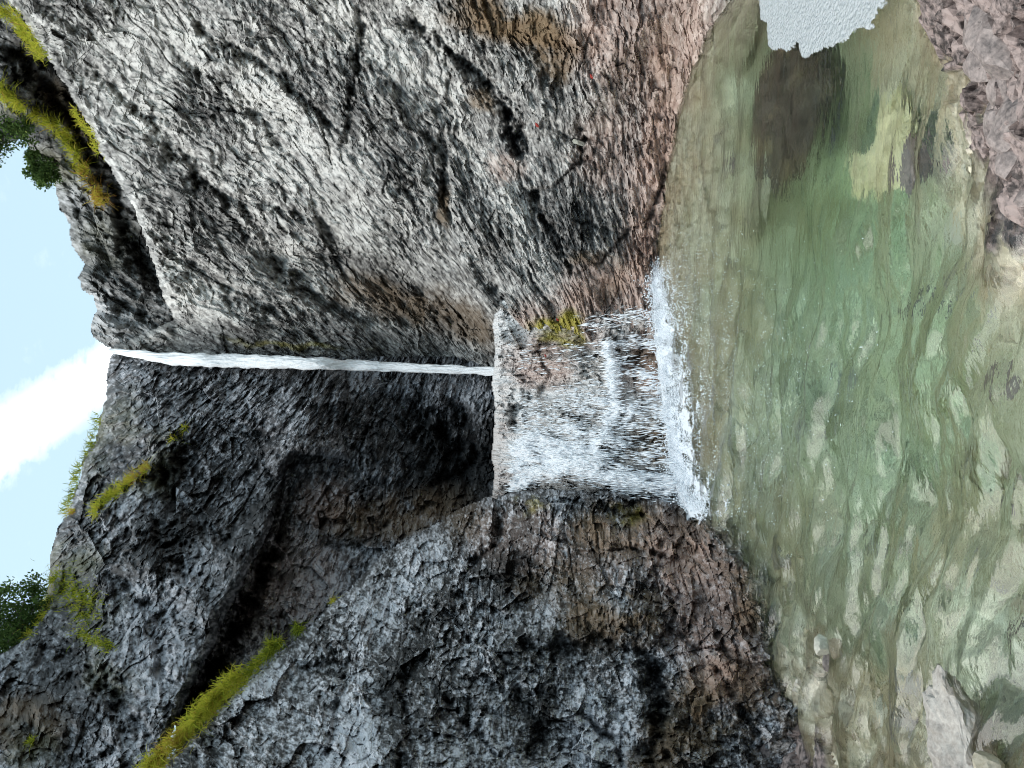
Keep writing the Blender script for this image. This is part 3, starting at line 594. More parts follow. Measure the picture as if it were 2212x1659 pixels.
# ------------------------------------------------------------------ white water
def white_material(name, streak_u, streak_v, lo, hi, tint=(.86, .9, .95), use_cov=True, thick=.0):
    t = NT(name)
    fl = t.attr('flow')
    a = t.noise(t.scale(fl, streak_u, streak_v), 1, 5, .62, .25)
    b = t.noise(t.scale(fl, streak_u * 3.1, streak_v * 2.7, 1, (4, 2, 0)), 1, 3, .6)
    v = t.math('ADD', t.math('MULTIPLY', a, .6), t.math('MULTIPLY', b, .4))
    cov = t.attr('cover', 'Fac')
    k = t.math('ADD', v, t.math('MULTIPLY', t.math('SUBTRACT', cov, .5), 0.72 if use_cov else 0))
    al = t.ramp(k, [(lo, 0), (hi, 1)])
    d = t.n("ShaderNodeBsdfDiffuse"); c = t.mix(b, tuple(.9 * x for x in tint), tint); t.put(d.inputs[0], c)
    bnp = t.n("ShaderNodeBump"); t.l(v, bnp.inputs['Height']); bnp.inputs['Strength'].default_value = .25; bnp.inputs['Distance'].default_value = .05; t.l(bnp.outputs[0], d.inputs['Normal'])
    tl = t.n("ShaderNodeBsdfTranslucent"); t.put(tl.inputs[0], tint)
    m1 = t.n("ShaderNodeMixShader"); m1.inputs[0].default_value = .12; t.l(d.outputs[0], m1.inputs[1]); t.l(tl.outputs[0], m1.inputs[2])
    tr = t.n("ShaderNodeBsdfTransparent"); m2 = t.n("ShaderNodeMixShader"); t.l(al, m2.inputs[0]); t.l(tr.outputs[0], m2.inputs[1]); t.l(m1.outputs[0], m2.inputs[2])
    t.l(m2.outputs[0], t.out.inputs[0])
    return t.m
M_FALL = white_material("falling_water", .5, 9, .16, .34, (.96, .97, .98))
M_VEIL = white_material("water_veil", .7, 3.6, .47, .57, (.95, .96, .98))
M_FOAM = white_material("foam", 9, 5, .46, .55)
t = NT("spray_drop"); b = t.pbr((.88, .92, .96), .35, None, spec=.5); M_DROP = t.m

# main fall: a long chute of white water, real thickness
cl = [(236, 758, 3.5), (262, 761, 6), (300, 766, 8), (371, 775.5, 12), (450, 778.5, 13), (560, 781, 13), (650, 784, 12), (745, 788, 10.5), (900, 795, 9), (1000, 799, 8), (1078, 803, 8)]
cl = np.array(cl, float)
rows = np.linspace(236, 1078, 420); cy = np.interp(rows, cl[:, 0], cl[:, 1]); hw = np.interp(rows, cl[:, 0], cl[:, 2])
nc = 22; th = np.linspace(-1, 1, nc)
XX = np.repeat(rows[:, None], nc, 1); YY = cy[:, None] + 1.12 * hw[:, None] * th[None] * (1 + .4 * fbm(XX / 40., th[None] * 2 + 0 * XX, 4, 81))
def near_wall(X, Y):
    d = 1e9
    for k_ in ('R', 'L1', 'L2'):
        xs, ys, D = SURF[k_]
        if xs[0] <= X <= xs[-1] and ys[0] <= Y <= ys[-1]: d = min(d, sd_at(k_, X, Y))
    return d
dd = np.array([min(near_wall(r_, c_ + o_) for o_ in (-12, -6, 0, 6, 12)) for r_, c_ in zip(rows, cy)])
kern = np.hanning(61); kern /= kern.sum(); dd = np.convolve(np.pad(dd, 30, mode='edge'), kern, 'valid') - np.interp(rows, [236, 330, 900, 1078], [.25, .5, .95, .95])
DD = dd[:, None] - .12 * np.sqrt(np.clip(1 - th ** 2, 0, 1))[None] * hw[:, None] / 10 - .05 * fbm(XX / 30., YY / 3.0, 4, 82) * 1.5
V = pt(XX, YY, DD).reshape(-1, 3); back = pt(XX, YY, DD + .25).reshape(-1, 3)
idx = np.arange(len(rows) * nc).reshape(len(rows), nc)
q = np.stack([idx[:-1, :-1], idx[1:, :-1], idx[1:, 1:], idx[:-1, 1:]], -1).reshape(-1, 4)
me = new_mesh("waterfall", V, q, True)
attr_vec(me, 'flow', np.stack([XX / 100, YY / 20, 0 * XX], -1).reshape(-1, 3))
edge_cov = (.5 + .45 * (1 - np.abs(th) ** 3))[None] + 0 * XX
edge_cov = edge_cov - .35 * np.clip(1 - (XX - 236) / 60., 0, 1)
attr_f(me, 'cover', edge_cov.ravel())
link("waterfall", me, M_FALL, label='tall thin white waterfall dropping down the dark cleft between the cliffs', cat='waterfall')

# cascade sheet over the ledge
cp = [([(1092, 1040), (1110, 985), (1150, 965), (1200, 985), (1285, 1000)], 36, 1.3), ([(1100, 1050), (1160, 1020), (1240, 1010), (1304, 1027), (1380, 1036), (1445, 1046)], 20, 1.4),
      ([(1270, 985), (1300, 950), (1329, 893), (1330, 850), (1322, 800), (1318, 745)], 14, 1.25), ([(1330, 780), (1380, 800), (1440, 850)], 26, .45), ([(1330, 900), (1390, 890), (1450, 900)], 50, .5),
      ([(1150, 900), (1250, 880), (1330, 860)], 45, .42), ([(1130, 940), (1250, 930), (1350, 960)], 34, .5), ([(1335, 740), (1380, 735), (1430, 745)], 16, .5), ([(1270, 700), (1330, 690), (1425, 675)], 14, .5), ([(1330, 1040), (1440, 1060)], 22, .7),
      ([(1080, 850), (1100, 900), (1120, 1000)], 26, .3), ([(1360, 960), (1440, 990)], 40, .35), ([(1100, 760), (1180, 780), (1300, 760)], 30, .22)]
def cover(X, Y):
    wX = X + 10 * fbm(X / 40., Y / 18., 3, 84); wY = Y + 10 * fbm(X / 40. + 7, Y / 18., 3, 85)
    c = np.zeros(X.shape)
    for pl, wd, am in cp:
        d, _, _ = pline(wX, wY, pl); c = np.maximum(c, am * np.exp(-(d / wd) ** 2))
    c = c * sstep((X - 1080 + 14 * fbm(X / 30., Y / 12., 3, 160)) / 55.) * (.82 + .9 * fbm(X / 60., Y / 16., 3, 161))
    return np.clip(c, 0, 1.6)
xs, ys, DK = SURF['K']
XX, YY = np.meshgrid(np.arange(1072, 1480, 2.5), np.arange(650, 1100, 2.5), indexing='ij')
ii = np.clip(((XX - xs[0]) / 2.0).astype(int), 0, len(xs) - 1); jj = np.clip(((YY - ys[0]) / 2.0).astype(int), 0, len(ys) - 1)
Dk = DK[ii, jj]
for _ in range(8):      # water rides over the hollows
    Dk[1:-1, 1:-1] = np.minimum(Dk[1:-1, 1:-1], .25 * (Dk[:-2, 1:-1] + Dk[2:, 1:-1] + Dk[1:-1, :-2] + Dk[1:-1, 2:]))
cv = cover(XX, YY)
for lay, off in enumerate((.05, .12)):
    D2 = Dk - off - .06 * cv - .04 * fbm(XX / 30., YY / 5., 4, 86 + lay)
    me = new_mesh("cascade", pt(XX, YY, D2).reshape(-1, 3), np.stack([a_ for a_ in (lambda i: [i[:-1, :-1], i[1:, :-1], i[1:, 1:], i[:-1, 1:]])(np.arange(XX.size).reshape(XX.shape))], -1).reshape(-1, 4), True)
    r_ = np.hypot(XX - 760, YY - 950); an = np.arctan2(YY - 950, XX - 760)
    attr_vec(me, 'flow', np.stack([r_ / 20 + lay * 5, an * 26, 0 * r_], -1).reshape(-1, 3))
    attr_f(me, 'cover', (cv * (1, .8)[lay] - (0, .08)[lay]).ravel())
    if lay == 0: CAS = link("cascade", me, M_VEIL, label='small white cascade fanning over the pale rock step into the pool', cat='cascade')
    else: link("veil", me, M_VEIL, parent=CAS)

# drops: little stretched solids flung along the fall
def drops(name, P, L, W, mat, **kw):
    n = len(P); Ln = np.linalg.norm(L, axis=1, keepdims=True); d = L / Ln
    side = np.cross(d, np.array([.3, .9, .1])); side /= np.linalg.norm(side, axis=1, keepdims=True); up = np.cross(d, side)
    v = np.stack([P - L, P + side * W[:, None], P + up * W[:, None], P - side * W[:, None], P - up * W[:, None], P + L * .6], 1).reshape(-1, 3)
    f = np.array([[0, 2, 1], [0, 3, 2], [0, 4, 3], [0, 1, 4], [5, 1, 2], [5, 2, 3], [5, 3, 4], [5, 4, 1]])
    F = (np.arange(n)[:, None, None] * 6 + f[None]).reshape(-1, 3)
    return link(name, new_mesh(name, v, F, True), mat, **kw)
n = 60000
x_ = rng.uniform(1080, 1475, n); y_ = rng.uniform(660, 1095, n); c_ = cover(x_, y_)
k_ = rng.uniform(0, 1, n) < np.clip(c_ ** 1.7 * .7, 0, .7) * (.3 + .7 * sstep((x_ - 1085) / 60.)); x_ = x_[k_]; y_ = y_[k_]; c_ = c_[k_]
n = len(x_)
d_ = DK[np.clip(((x_ - xs[0]) / 2).astype(int), 0, len(xs) - 1), np.clip(((y_ - ys[0]) / 2).astype(int), 0, len(ys) - 1)] - .08 - rng.exponential(.09, n)
P = pt(x_, y_, d_)
fan = (829.5 - y_ + 120) / 800
L = np.stack([fan * .5 + rng.normal(0, .1, n), -.25 + rng.normal(0, .1, n), -1 + 0 * fan], -1) * rng.uniform(.02, .085, n)[:, None]
drops("spray", P, L, rng.uniform(.003, .009, n), M_DROP, kind='stuff', label='white water drops flying off the small cascade')

# splash line and floating bubbles
wl = [(1412, 560), (1424, 620), (1432, 700), (1442, 780), (1452, 850), (1458, 930), (1462, 1000), (1478, 1050), (1502, 1100)]
n = 46000; t_ = rng.uniform(0, 1, n) * (len(wl) - 1); i_ = np.minimum(t_.astype(int), len(wl) - 2); f_ = t_ - i_; W_ = np.array(wl, float)
bx = W_[i_, 0] * (1 - f_) + W_[i_ + 1, 0] * f_; by = W_[i_, 1] * (1 - f_) + W_[i_ + 1, 1] * f_
spread = np.interp(by, [560, 640, 760, 950, 1100], [3, 6, 12, 20, 22])
off = rng.exponential(1, n) * spread * np.where(rng.uniform(0, 1, n) < .35, 3.2, 1); gate = fbm(bx / 12. + off / 9., by / 14., 3, 88) > -.12 + off / 200.
bx = bx + off; by = by + rng.normal(0, 6, n) + off * .2; bx, by, off = bx[gate], by[gate], off[gate]; n = len(bx)
x, y = on_water(bx, by); P = np.stack([x, y, .012 + rng.exponential(1, n) * .045 * np.exp(-off / 12.)], -1)
L = rng.normal(0, 1, (n, 3)) * .007 + np.array([.002, 0, .003])
drops("foam", P, L, rng.uniform(.003, .008, n), M_DROP, kind='stuff', label='churned white foam where the small cascade meets the pool')
n = 6500; bx = 1450 + rng.exponential(75, n); by = rng.normal(870, 170, n); kk = (bx < 2000) & (by < 1250) & (by > 480); bx, by = bx[kk], by[kk]; n = len(bx)
x, y = on_water(bx, by); P = np.stack([x, y, .014 + 0 * x], -1)
drops("bubbles", P, rng.normal(0, 1, (n, 3)) * .004, rng.uniform(.0015, .004, n), M_DROP, kind='stuff', label='scattered white bubbles drifting off the splash on the green pool')
# foam sheet hugging the splash line
XX, YY = np.meshgrid(np.arange(1400, 1600, 3.0), np.arange(540, 1180, 3.0), indexing='ij'); x, y = on_water(XX, YY)
d, sg, _ = pline(XX, YY, wl)
x0l = np.interp(YY, W_[:, 1], W_[:, 0]); off = XX - x0l
cvf = 1.2 * np.exp(-(np.maximum(off, 0) / np.interp(YY, [560, 650, 800, 1000, 1100], [8, 16, 36, 50, 46])) ** 1.3) * np.clip((YY - 545) / 50, 0, 1) * np.clip((1165 - YY) / 60, 0, 1)
cvf = cvf * np.clip(.8 + 1.2 * fbm(XX / 22., YY / 26., 3, 162), .2, 1.4)
z = .022 + .04 * np.exp(-(off / 10.) ** 2) + .03 * fbm(x * 9, y * 9, 3, 95) * np.exp(-np.abs(off) / 30.)
q = (lambda i: np.stack([i[:-1, :-1], i[1:, :-1], i[1:, 1:], i[:-1, 1:]], -1).reshape(-1, 4))(np.arange(XX.size).reshape(XX.shape))
me = new_mesh("foam", np.stack([x, y, z], -1).reshape(-1, 3), q, True)
attr_vec(me, 'flow', np.stack([x * 1.6, y * 1.6, 0 * x], -1).reshape(-1, 3)); attr_f(me, 'cover', cvf.ravel())
link("foam", me, M_FOAM, kind='stuff', label='thin white froth spreading on the water along the splash line')

# pale froth raft in the quiet corner
raft = [(1630, -170), (1635, 0), (1639, 47), (1652, 50), (1656, 101), (1666, 112), (1686, 109), (1701, 117), (1713, 107), (1722, 98), (1725, 116), (1731, 129), (1746, 128), (1765, 116), (1795, 104), (1817, 97), (1833, 84), (1850, 75), (1855, 67), (1865, 63), (1877, 70), (1889, 60), (1891, 37), (1909, 17), (1916, 0), (1930, -60), (1900, -170)]
XX, YY = np.meshgrid(np.arange(1620, 1940, 1.8), np.arange(-180, 140, 1.8), indexing='ij')
vin = inside(XX + 4 * fbm(XX / 12, YY / 12, 3, 96), YY + 4 * fbm(XX / 12 + 9, YY / 12, 3, 97), raft); x, y = on_water(XX, YY, .02)
dr, _, _ = pline(XX, YY, raft + [raft[0]])
z = .004 + .022 * np.sqrt(np.clip(dr / 8, 0, 1)) + .006 * fbm(x * 9, y * 9, 3, 98) + .004 * fbm(x * 45, y * 45, 2, 99)
q = (lambda i: np.stack([i[:-1, :-1], i[1:, :-1], i[1:, 1:], i[:-1, 1:]], -1).reshape(-1, 4))(np.arange(XX.size).reshape(XX.shape))
q = q[(vin[:-1, :-1] & vin[1:, :-1] & vin[1:, 1:] & vin[:-1, 1:]).ravel()]
us = np.unique(q); rm = np.full(XX.size, -1); rm[us] = np.arange(len(us))
me = new_mesh("froth", np.stack([x, y, z], -1).reshape(-1, 3)[us], rm[q], True); attr_f(me, 'cover', np.clip(dr / 15, 0, 1).ravel()[us])
t = NT("froth"); pos = t.n("ShaderNodeNewGeometry").outputs['Position']
vo = t.n("ShaderNodeTexVoronoi"); t.l(pos, vo.inputs['Vector']); vo.inputs['Scale'].default_value = 48
vo2 = t.noise(pos, 30, 4, .7)
b = t.pbr(t.mix(t.math('MULTIPLY', vo.outputs[0], vo2), (.47, .50, .52), (.26, .30, .30)), .5, t.math('ADD', vo.outputs[0], t.noise(pos, 60, 3, .6)), .9, .014)
bb = t.n("ShaderNodeTexVoronoi"); t.l(pos, bb.inputs['Vector']); bb.inputs['Scale'].default_value = 34
al = t.ramp(t.math('ADD', t.math('MULTIPLY', t.attr('cover', 'Fac'), 1.0), t.math('SUBTRACT', vo2, t.math('MULTIPLY', bb.outputs[0], .5))), [(.42, 0), (.62, .94)])
tr = t.n("ShaderNodeBsdfTransparent"); m2 = t.n("ShaderNodeMixShader"); t.l(al, m2.inputs[0]); t.l(tr.outputs[0], m2.inputs[1]); t.l(b.outputs[0], m2.inputs[2]); t.l(m2.outputs[0], t.out.inputs[0])
link("froth", me, t.m, kind='stuff', label='pale grey-white raft of froth with a ragged edge floating near the right shore')

# ------------------------------------------------------------------ stones
def ico(sub):
    import bmesh
    bm = bmesh.new(); bmesh.ops.create_icosphere(bm, subdivisions=sub, radius=1)
    V = np.array([v.co[:] for v in bm.verts]); F = np.array([[v.index for v in f.verts] for f in bm.faces]); bm.free(); return V, F
ICO = {s_: ico(s_) for s_ in (2, 3, 5)}
def stone_mesh(name, size, seed, sub=3, cuts=9, rough=.05):
    r = np.random.default_rng(seed); V, F = ICO[sub]; V = V.copy()
    for _ in range(cuts):
        nn = r.normal(0, 1, 3); nn /= np.linalg.norm(nn); h = r.uniform(.55, .85)
        s_ = np.maximum(V @ nn - h, 0); V -= s_[:, None] * nn * .95
    V += V * (rough * fbm(V[:, 0] * 2.2 + seed, V[:, 1] * 2.2 + V[:, 2] * 1.7, 4, seed))[:, None] * 2
    V += V * (rough * .3 * fbm(V[:, 0] * 9 + seed, V[:, 1] * 9 + V[:, 2] * 7, 3, seed + 1))[:, None]
    return new_mesh(name, V * np.array(size), F, False)
def stone_mat(name, a, b, brown=None, bs=14):
    t = NT(name); tcn = t.n("ShaderNodeTexCoord").outputs['Object']
    n1 = t.noise(tcn, bs, 6, .65); n2 = t.noise(tcn, bs * .25, 4, .6, .4); n3 = t.noise(tcn, bs * 5, 3, .6)
    v = t.math('ADD', t.math('MULTIPLY', n1, .6), t.math('MULTIPLY', n3, .4))
    c = t.mix(t.ramp(v, [(.36, 0), (.62, 1)]), a, b)
    if brown: c = t.mix(t.math('MULTIPLY', t.ramp(n2, [(.5, 0), (.62, 1)]), .8), c, brown)
    t.pbr(c, t.ramp(n2, [(.4, .45), (.6, .8)]), v, .5, .01); return t.m
M_BLD = stone_mat("boulder_stone", (.20, .18, .16), (.44, .41, .37), (.28, .22, .16))
M_PALE = stone_mat("pale_stone", (.40, .38, .31), (.66, .63, .54))
M_TAN = stone_mat("tan_stone", (.28, .24, .17), (.50, .44, .34))
M_GRY = stone_mat("grey_stone", (.07, .058, .055), (.32, .265, .245), (.18, .12, .10))
M_DRK = stone_mat("dark_stone", (.03, .022, .014), (.13, .10, .07), (.22, .17, .10))
M_LIM = stone_mat("lime_stone", (.55, .52, .30), (.85, .82, .55), None, 20)
def stone(name, label, X, Y, size, rot, mat, seed, z=None, sub=3, cat='stone', group=None, cuts=9, rough=.05):
    zz = z if z is not None else -.3
    for _ in range(1 if z is not None else 4):
        x, y = on_water(float(X), float(Y), zz)
        if z is None: zz = bed_z(x, y)
    o = link(name, stone_mesh(name, size, seed, sub, cuts, rough), mat, label=label, cat=cat, group=group)
    o.location = (x, y, zz); o.rotation_euler = [math.radians(a) for a in rot]
    return o
stone('boulder', 'large pale grey boulder standing half out of the water beside the left wall', 2082, 1632, (.29, .17, .12), (8, -4, 12), M_BLD, 3, -.01, 5, 'boulder', cuts=7, rough=.13)
stone('stone', 'small cream slab of stone poking out of the shallows near the left wall', 1778, 1392, (.075, .05, .045), (10, 30, 62), M_PALE, 12, .03)
stone('stone', 'small tan stone lying right next to the cream slab in the shallows', 1815, 1398, (.062, .05, .04), (0, 20, 10), M_TAN, 14, .0)
stone('stone', 'little grey stone touching the cream slab on its left-wall side', 1790, 1428, (.06, .04, .04), (0, 10, 30), M_GRY, 15, -.01)
stone('stone', 'small ochre stone resting against the large pale boulder', 2132, 1660, (.05, .07, .05), (0, 20, 10), M_TAN, 16, .07)
stone('boulder', 'dark brown submerged boulder beside the froth raft', 1752, 230, (.54, .58, .32), (6, 8, 40), M_DRK, 21, -.60, 5, 'boulder', cuts=5, rough=.22)
stone('boulder', 'pale submerged rock next to the dark submerged boulder', 1700, 385, (.50, .50, .24), (0, 14, 20), M_TAN, 23, -.84, 5, 'boulder', cuts=5, rough=.2)
stone('stone', 'bright yellowish stone under water near the right shore, larger of the pair', 1945, 300, (.26, .17, .09), (0, 10, -30), M_LIM, 25, -.26, 5, cuts=5, rough=.2)
stone('stone', 'bright yellowish stone under water, smaller of the pair', 1885, 375, (.16, .10, .06), (10, 0, 20), M_LIM, 27, -.32, 5, cuts=5, rough=.2)
stone('stone', 'blue-grey submerged stone between the bright stone and the right shore', 1990, 352, (.12, .14, .09), (0, 0, 40), M_GRY, 29, -.2)
for i, (X, Y, s_, lb) in enumerate([(2090, 40, .17, 'large pinkish block of the dry shore closest to the froth raft'), (2150, 30, .12, 'flat grey block at the frame edge of the dry right shore'),
        (2185, 112, .15, 'broad pinkish slab of stone, biggest one well up the dry shore'), (2128, 125, .11, 'angular grey stone in the middle of the dry right shore'), (2062, 80, .08, 'small dark stone on the waterline of the right shore'),
        (2170, 195, .12, 'tilted grey stone below the broad pinkish slab on the shore'), (2118, 222, .07, 'fist-sized grey stone near the water opposite the bright sunken stones'), (2205, 262, .11, 'pale block at the right frame edge of the dry shore'),
        (2160, 275, .08, 'small angular stone between the pale edge block and the pool'), (2190, 335, .08, 'rough brownish stone on the narrow part of the dry shore'), (2152, 352, .05, 'tiny stone touching the pool where the shore narrows'),
        (2200, 420, .08, 'last grey stone at the thin end of the dry right shore')]):
    x, y = on_water(float(X), float(Y), .1)
    o = link('shore_stone', stone_mesh('shore_stone', (s_, s_ * random.uniform(.6, .9), s_ * .4), 100 + i, 3, 14, .11), M_GRY, label=lb, cat='stone', group='stones of the dry right shore')
    o.location = (x, y, bed_z(x, y) - .2 * s_); o.rotation_euler = (random.uniform(-.3, .3), random.uniform(-.3, .3), random.uniform(0, 6))
sub_meshes = [stone_mesh('submerged_stone', (1, random.uniform(.6, .9), .42), 200 + i, 3, 12, .12) for i in range(8)]
mats_ = [M_PALE, M_TAN, M_GRY, M_BLD]
for i, m_ in enumerate(sub_meshes): m_.materials.append(mats_[i % 4])
for i in range(70):
    X = random.uniform(1640, 2230); Y = random.uniform(150, 1640)
    z = -.4
    for _ in range(4): x, y = on_water(X, Y, z); z = bed_z(x, y)
    if z > -.05: continue
    s_ = random.choice([.04, .05, .06, .08, .11]) * random.uniform(.7, 1.2)
    o = link('submerged_stone', sub_meshes[i % 8], label=('pale cream stone lying on the bed under the clear green water', 'tan stone lying on the bed under the clear green water', 'dark greyish stone lying on the bed under the clear green water', 'light grey stone lying on the bed under the clear green water')[i % 4], cat='stone', group='stones on the pool bed')
    o.location = (x, y, z + .02 * s_); o.scale = (s_, s_, s_); o.rotation_euler = (0, 0, random.uniform(0, 6))
o = link('chockstone', stone_mesh('chockstone', (.055, .03, .08), 41, 3), M_PALE, label='pinkish white stone wedged in the dark hollow low on the right slab', cat='stone')
p = on('R', 1250, 308, .06); o.location = p; o.rotation_euler = (.3, 0, .8)

# fallen leaves
tl_ = NT("red_leaf"); tl_.pbr((.42, .045, .03), .6); M_LEAFR = tl_.m
def leaf(key, X, Y, s_, label):
    pts_ = [(0, -1), (.45, -.45), (.5, .1), (.25, .6), (0, 1), (-.25, .6), (-.5, .1), (-.45, -.45)]
    V = [(a_ * s_, .15 * s_ * abs(a_), b_ * s_) for a_, b_ in pts_] + [(0, -.12 * s_, 0)]
    F = np.array([[i, (i + 1) % 8, 8] for i in range(8)])
    o = link('fallen_leaf', new_mesh('fallen_leaf', np.array(V), F), M_LEAFR, label=label, cat='leaf'); o.location = on(key, X, Y, .04); o.rotation_euler = (.3, .9, .2)
leaf('R', 1160, 270, .035, 'small bright red leaf on the slab beside the dark crack')
leaf('R', 1278, 165, .032, 'small dull red leaf low on the slab near the brown stains')
leaf('R', 1204, 690, .028, 'tiny dark red leaf above the yellow moss patch')
leaf('K', 1178, 768, .022, 'tiny red leaf on the pale pink part of the rock step')

# ------------------------------------------------------------------ vegetation
def veg_mat(name, cols):
    t = NT(name); h = t.attr('hue', 'Fac')
    c = t.ramp(h, cols); d = t.n("ShaderNodeBsdfDiffuse"); t.put(d.inputs[0], c); tl = t.n("ShaderNodeBsdfTranslucent"); t.put(tl.inputs[0], c)
    m = t.n("ShaderNodeMixShader"); m.inputs[0].default_value = .35; t.l(d.outputs[0], m.inputs[1]); t.l(tl.outputs[0], m.inputs[2]); t.l(m.outputs[0], t.out.inputs[0]); return t.m
M_GRASS = veg_mat("dry_mountain_grass", [(0, (.07, .11, .015)), (.3, (.26, .32, .035)), (.6, (.60, .58, .07)), (.85, (.48, .31, .08)), (1, (.48, .22, .07))])
M_LEAF = veg_mat("tree_leaves", [(0, (.035, .065, .02)), (.5, (.09, .15, .045)), (.85, (.20, .29, .08)), (1, (.34, .42, .12))])
M_BARK = stone_mat("bark", (.03, .024, .018), (.12, .10, .08))
def blades(name, roots, lens, hue, wid, grow=(0, -.35, 1), spreadv=.55, **kw):
    n = len(roots); S = 4
    d0 = np.array(grow)[None] + rng.normal(0, spreadv, (n, 3)); d0 /= np.linalg.norm(d0, axis=1, keepdims=True)
    side = np.cross(d0, rng.normal(0, 1, (n, 3))); side /= np.linalg.norm(side, axis=1, keepdims=True)
    V = []; 
    for s_ in range(S):
        f = s_ / (S - 1.)
        c = roots + d0 * (lens * f)[:, None] + np.array([0, -.10, -.55])[None] * (lens * f * f)[:, None]
        ww = (wid * (1 - .85 * f))[:, None]
        V += [c - side * ww, c + side * ww]
    V = np.stack(V, 1).reshape(-1, 3)
    f = np.array([[0, 1, 3, 2], [2, 3, 5, 4], [4, 5, 7, 6]]); F = (np.arange(n)[:, None, None] * 8 + f[None]).reshape(-1, 4)
    me = new_mesh(name, V, F); attr_f(me, 'hue', np.repeat(np.clip(hue, 0, 1), 8)); return link(name, me, M_GRASS, **kw)
def strip(key, pl, wd, n, ln, hue, label, name='grass', kind='stuff', hs=.14, **kw):
    n = int(n * 1.3); pl = np.array(pl, float); t_ = rng.uniform(0, 1, n) * (len(pl) - 1); i_ = np.minimum(t_.astype(int), len(pl) - 2); f_ = (t_ - i_)[:, None]
    q_ = pl[i_] * (1 - f_) + pl[i_ + 1] * f_ + rng.normal(0, 1, (n, 2)) * wd * .5
    gate = fbm(q_[:, 0] / 14., q_[:, 1] / 14., 3, 120) > -.22; q_ = q_[gate]; n = len(q_)
    P = np.array([on(key, a_, b_, .03) for a_, b_ in q_])
    dep = P[:, 1]
    hu = hue(t_[gate] / (len(pl) - 1)) if callable(hue) else hue
    return blades(name, P, ln * .78 * dep / 10 * rng.uniform(.5, 1.3, n), hu + rng.normal(0, hs, n), .0035 * dep / 10 * rng.uniform(.8, 2.0, n), label=label, kind=kind if kind else None, **kw)
strip('U', [(0, 190), (30, 215), (60, 235), (110, 262), (150, 295), (168, 325), (185, 365), (210, 410), (228, 438)], 14, 2600, .26, lambda f: .48 + .3 * (f > .75), 'long band of yellow and orange grass hanging along the upper right cliff rim')
strip('R', [(0, 22), (30, 35), (50, 60), (75, 98), (95, 125)], 14, 800, .22, .5, 'yellow-green grass fringing the top edge of the pale slab near the frame corner')
strip('R', [(160, 235), (175, 262), (200, 290), (215, 330)], 8, 220, .18, .55, 'sparse yellow grass on the shaded edge of the pale slab')
strip('L1', [(205, 1105), (225, 1080), (250, 1065), (285, 1035), (325, 1005)], 10, 900, .22, lambda f: .5 + .2 * (f > .7), 'bright yellow grass ledge on the dark left cliff below the cloud')
strip('L3', [(325, 1668), (345, 1640), (400, 1585), (450, 1530), (480, 1500), (530, 1455)], 20, 3600, .30, lambda f: .5 + .2 * (np.abs(f - .3) < .12), 'thick ribbon of yellow-green grass on the near left ridge')
strip('L3', [(535, 1455), (560, 1430), (590, 1405), (610, 1385)], 10, 700, .24, .32, 'green-yellow grass at the upper end of the ridge ribbon')
strip('L1', [(58, 1372), (75, 1345), (95, 1318), (108, 1290)], 12, 500, .2, .5, 'yellow grass beside the small tree on the left skyline')
strip('L1', [(130, 1240), (160, 1290), (200, 1300), (170, 1350)], 34, 900, .16, .38, 'dull olive grass patch high on the left cliff')
strip('L1', [(170, 1370), (220, 1385), (245, 1400)], 14, 350, .16, .38, 'thin olive grass running across the left cliff')
strip('L1', [(215, 900), (200, 960), (170, 1010), (160, 1060), (140, 1110)], 8, 450, .2, .3, 'grass along the skyline of the left cliff')
def tuft(key, X, Y, n, ln, hue, label, wd=3, **kw):
    return strip(key, [(X - 3, Y + 4), (X + 3, Y - 4)], wd, n, ln, hue, label, name='grass_tuft', kind=None, cat='grass tuft', **kw)
tuft('L3', 592, 1392, 240, .36, .34, 'big green grass tuft sticking up from the near left ridge')
tuft('L3', 648, 1358, 130, .26, .22, 'dark green grass tuft above the ridge ribbon', 10)
tuft('L3', 722, 1297, 50, .2, .6, 'small yellow grass tuft alone on the ridge near the recess')
tuft('L1', 402, 925, 90, .2, .45, 'small pale grass tuft on the left cliff edge above the cave')
tuft('L1', 378, 945, 60, .2, .45, 'small pale grass tuft next to the bluish rock above the cave')
tuft('L1', 118, 1252, 50, .3, .3, 'long bladed green grass tuft on the left skyline')
tuft('L1', 70, 1600, 60, .22, .35, 'green grass tuft on the far left dark cliff face')
tuft('L1', 160, 1105, 40, .34, .7, 'spiky brown grass tuft standing against the sky')

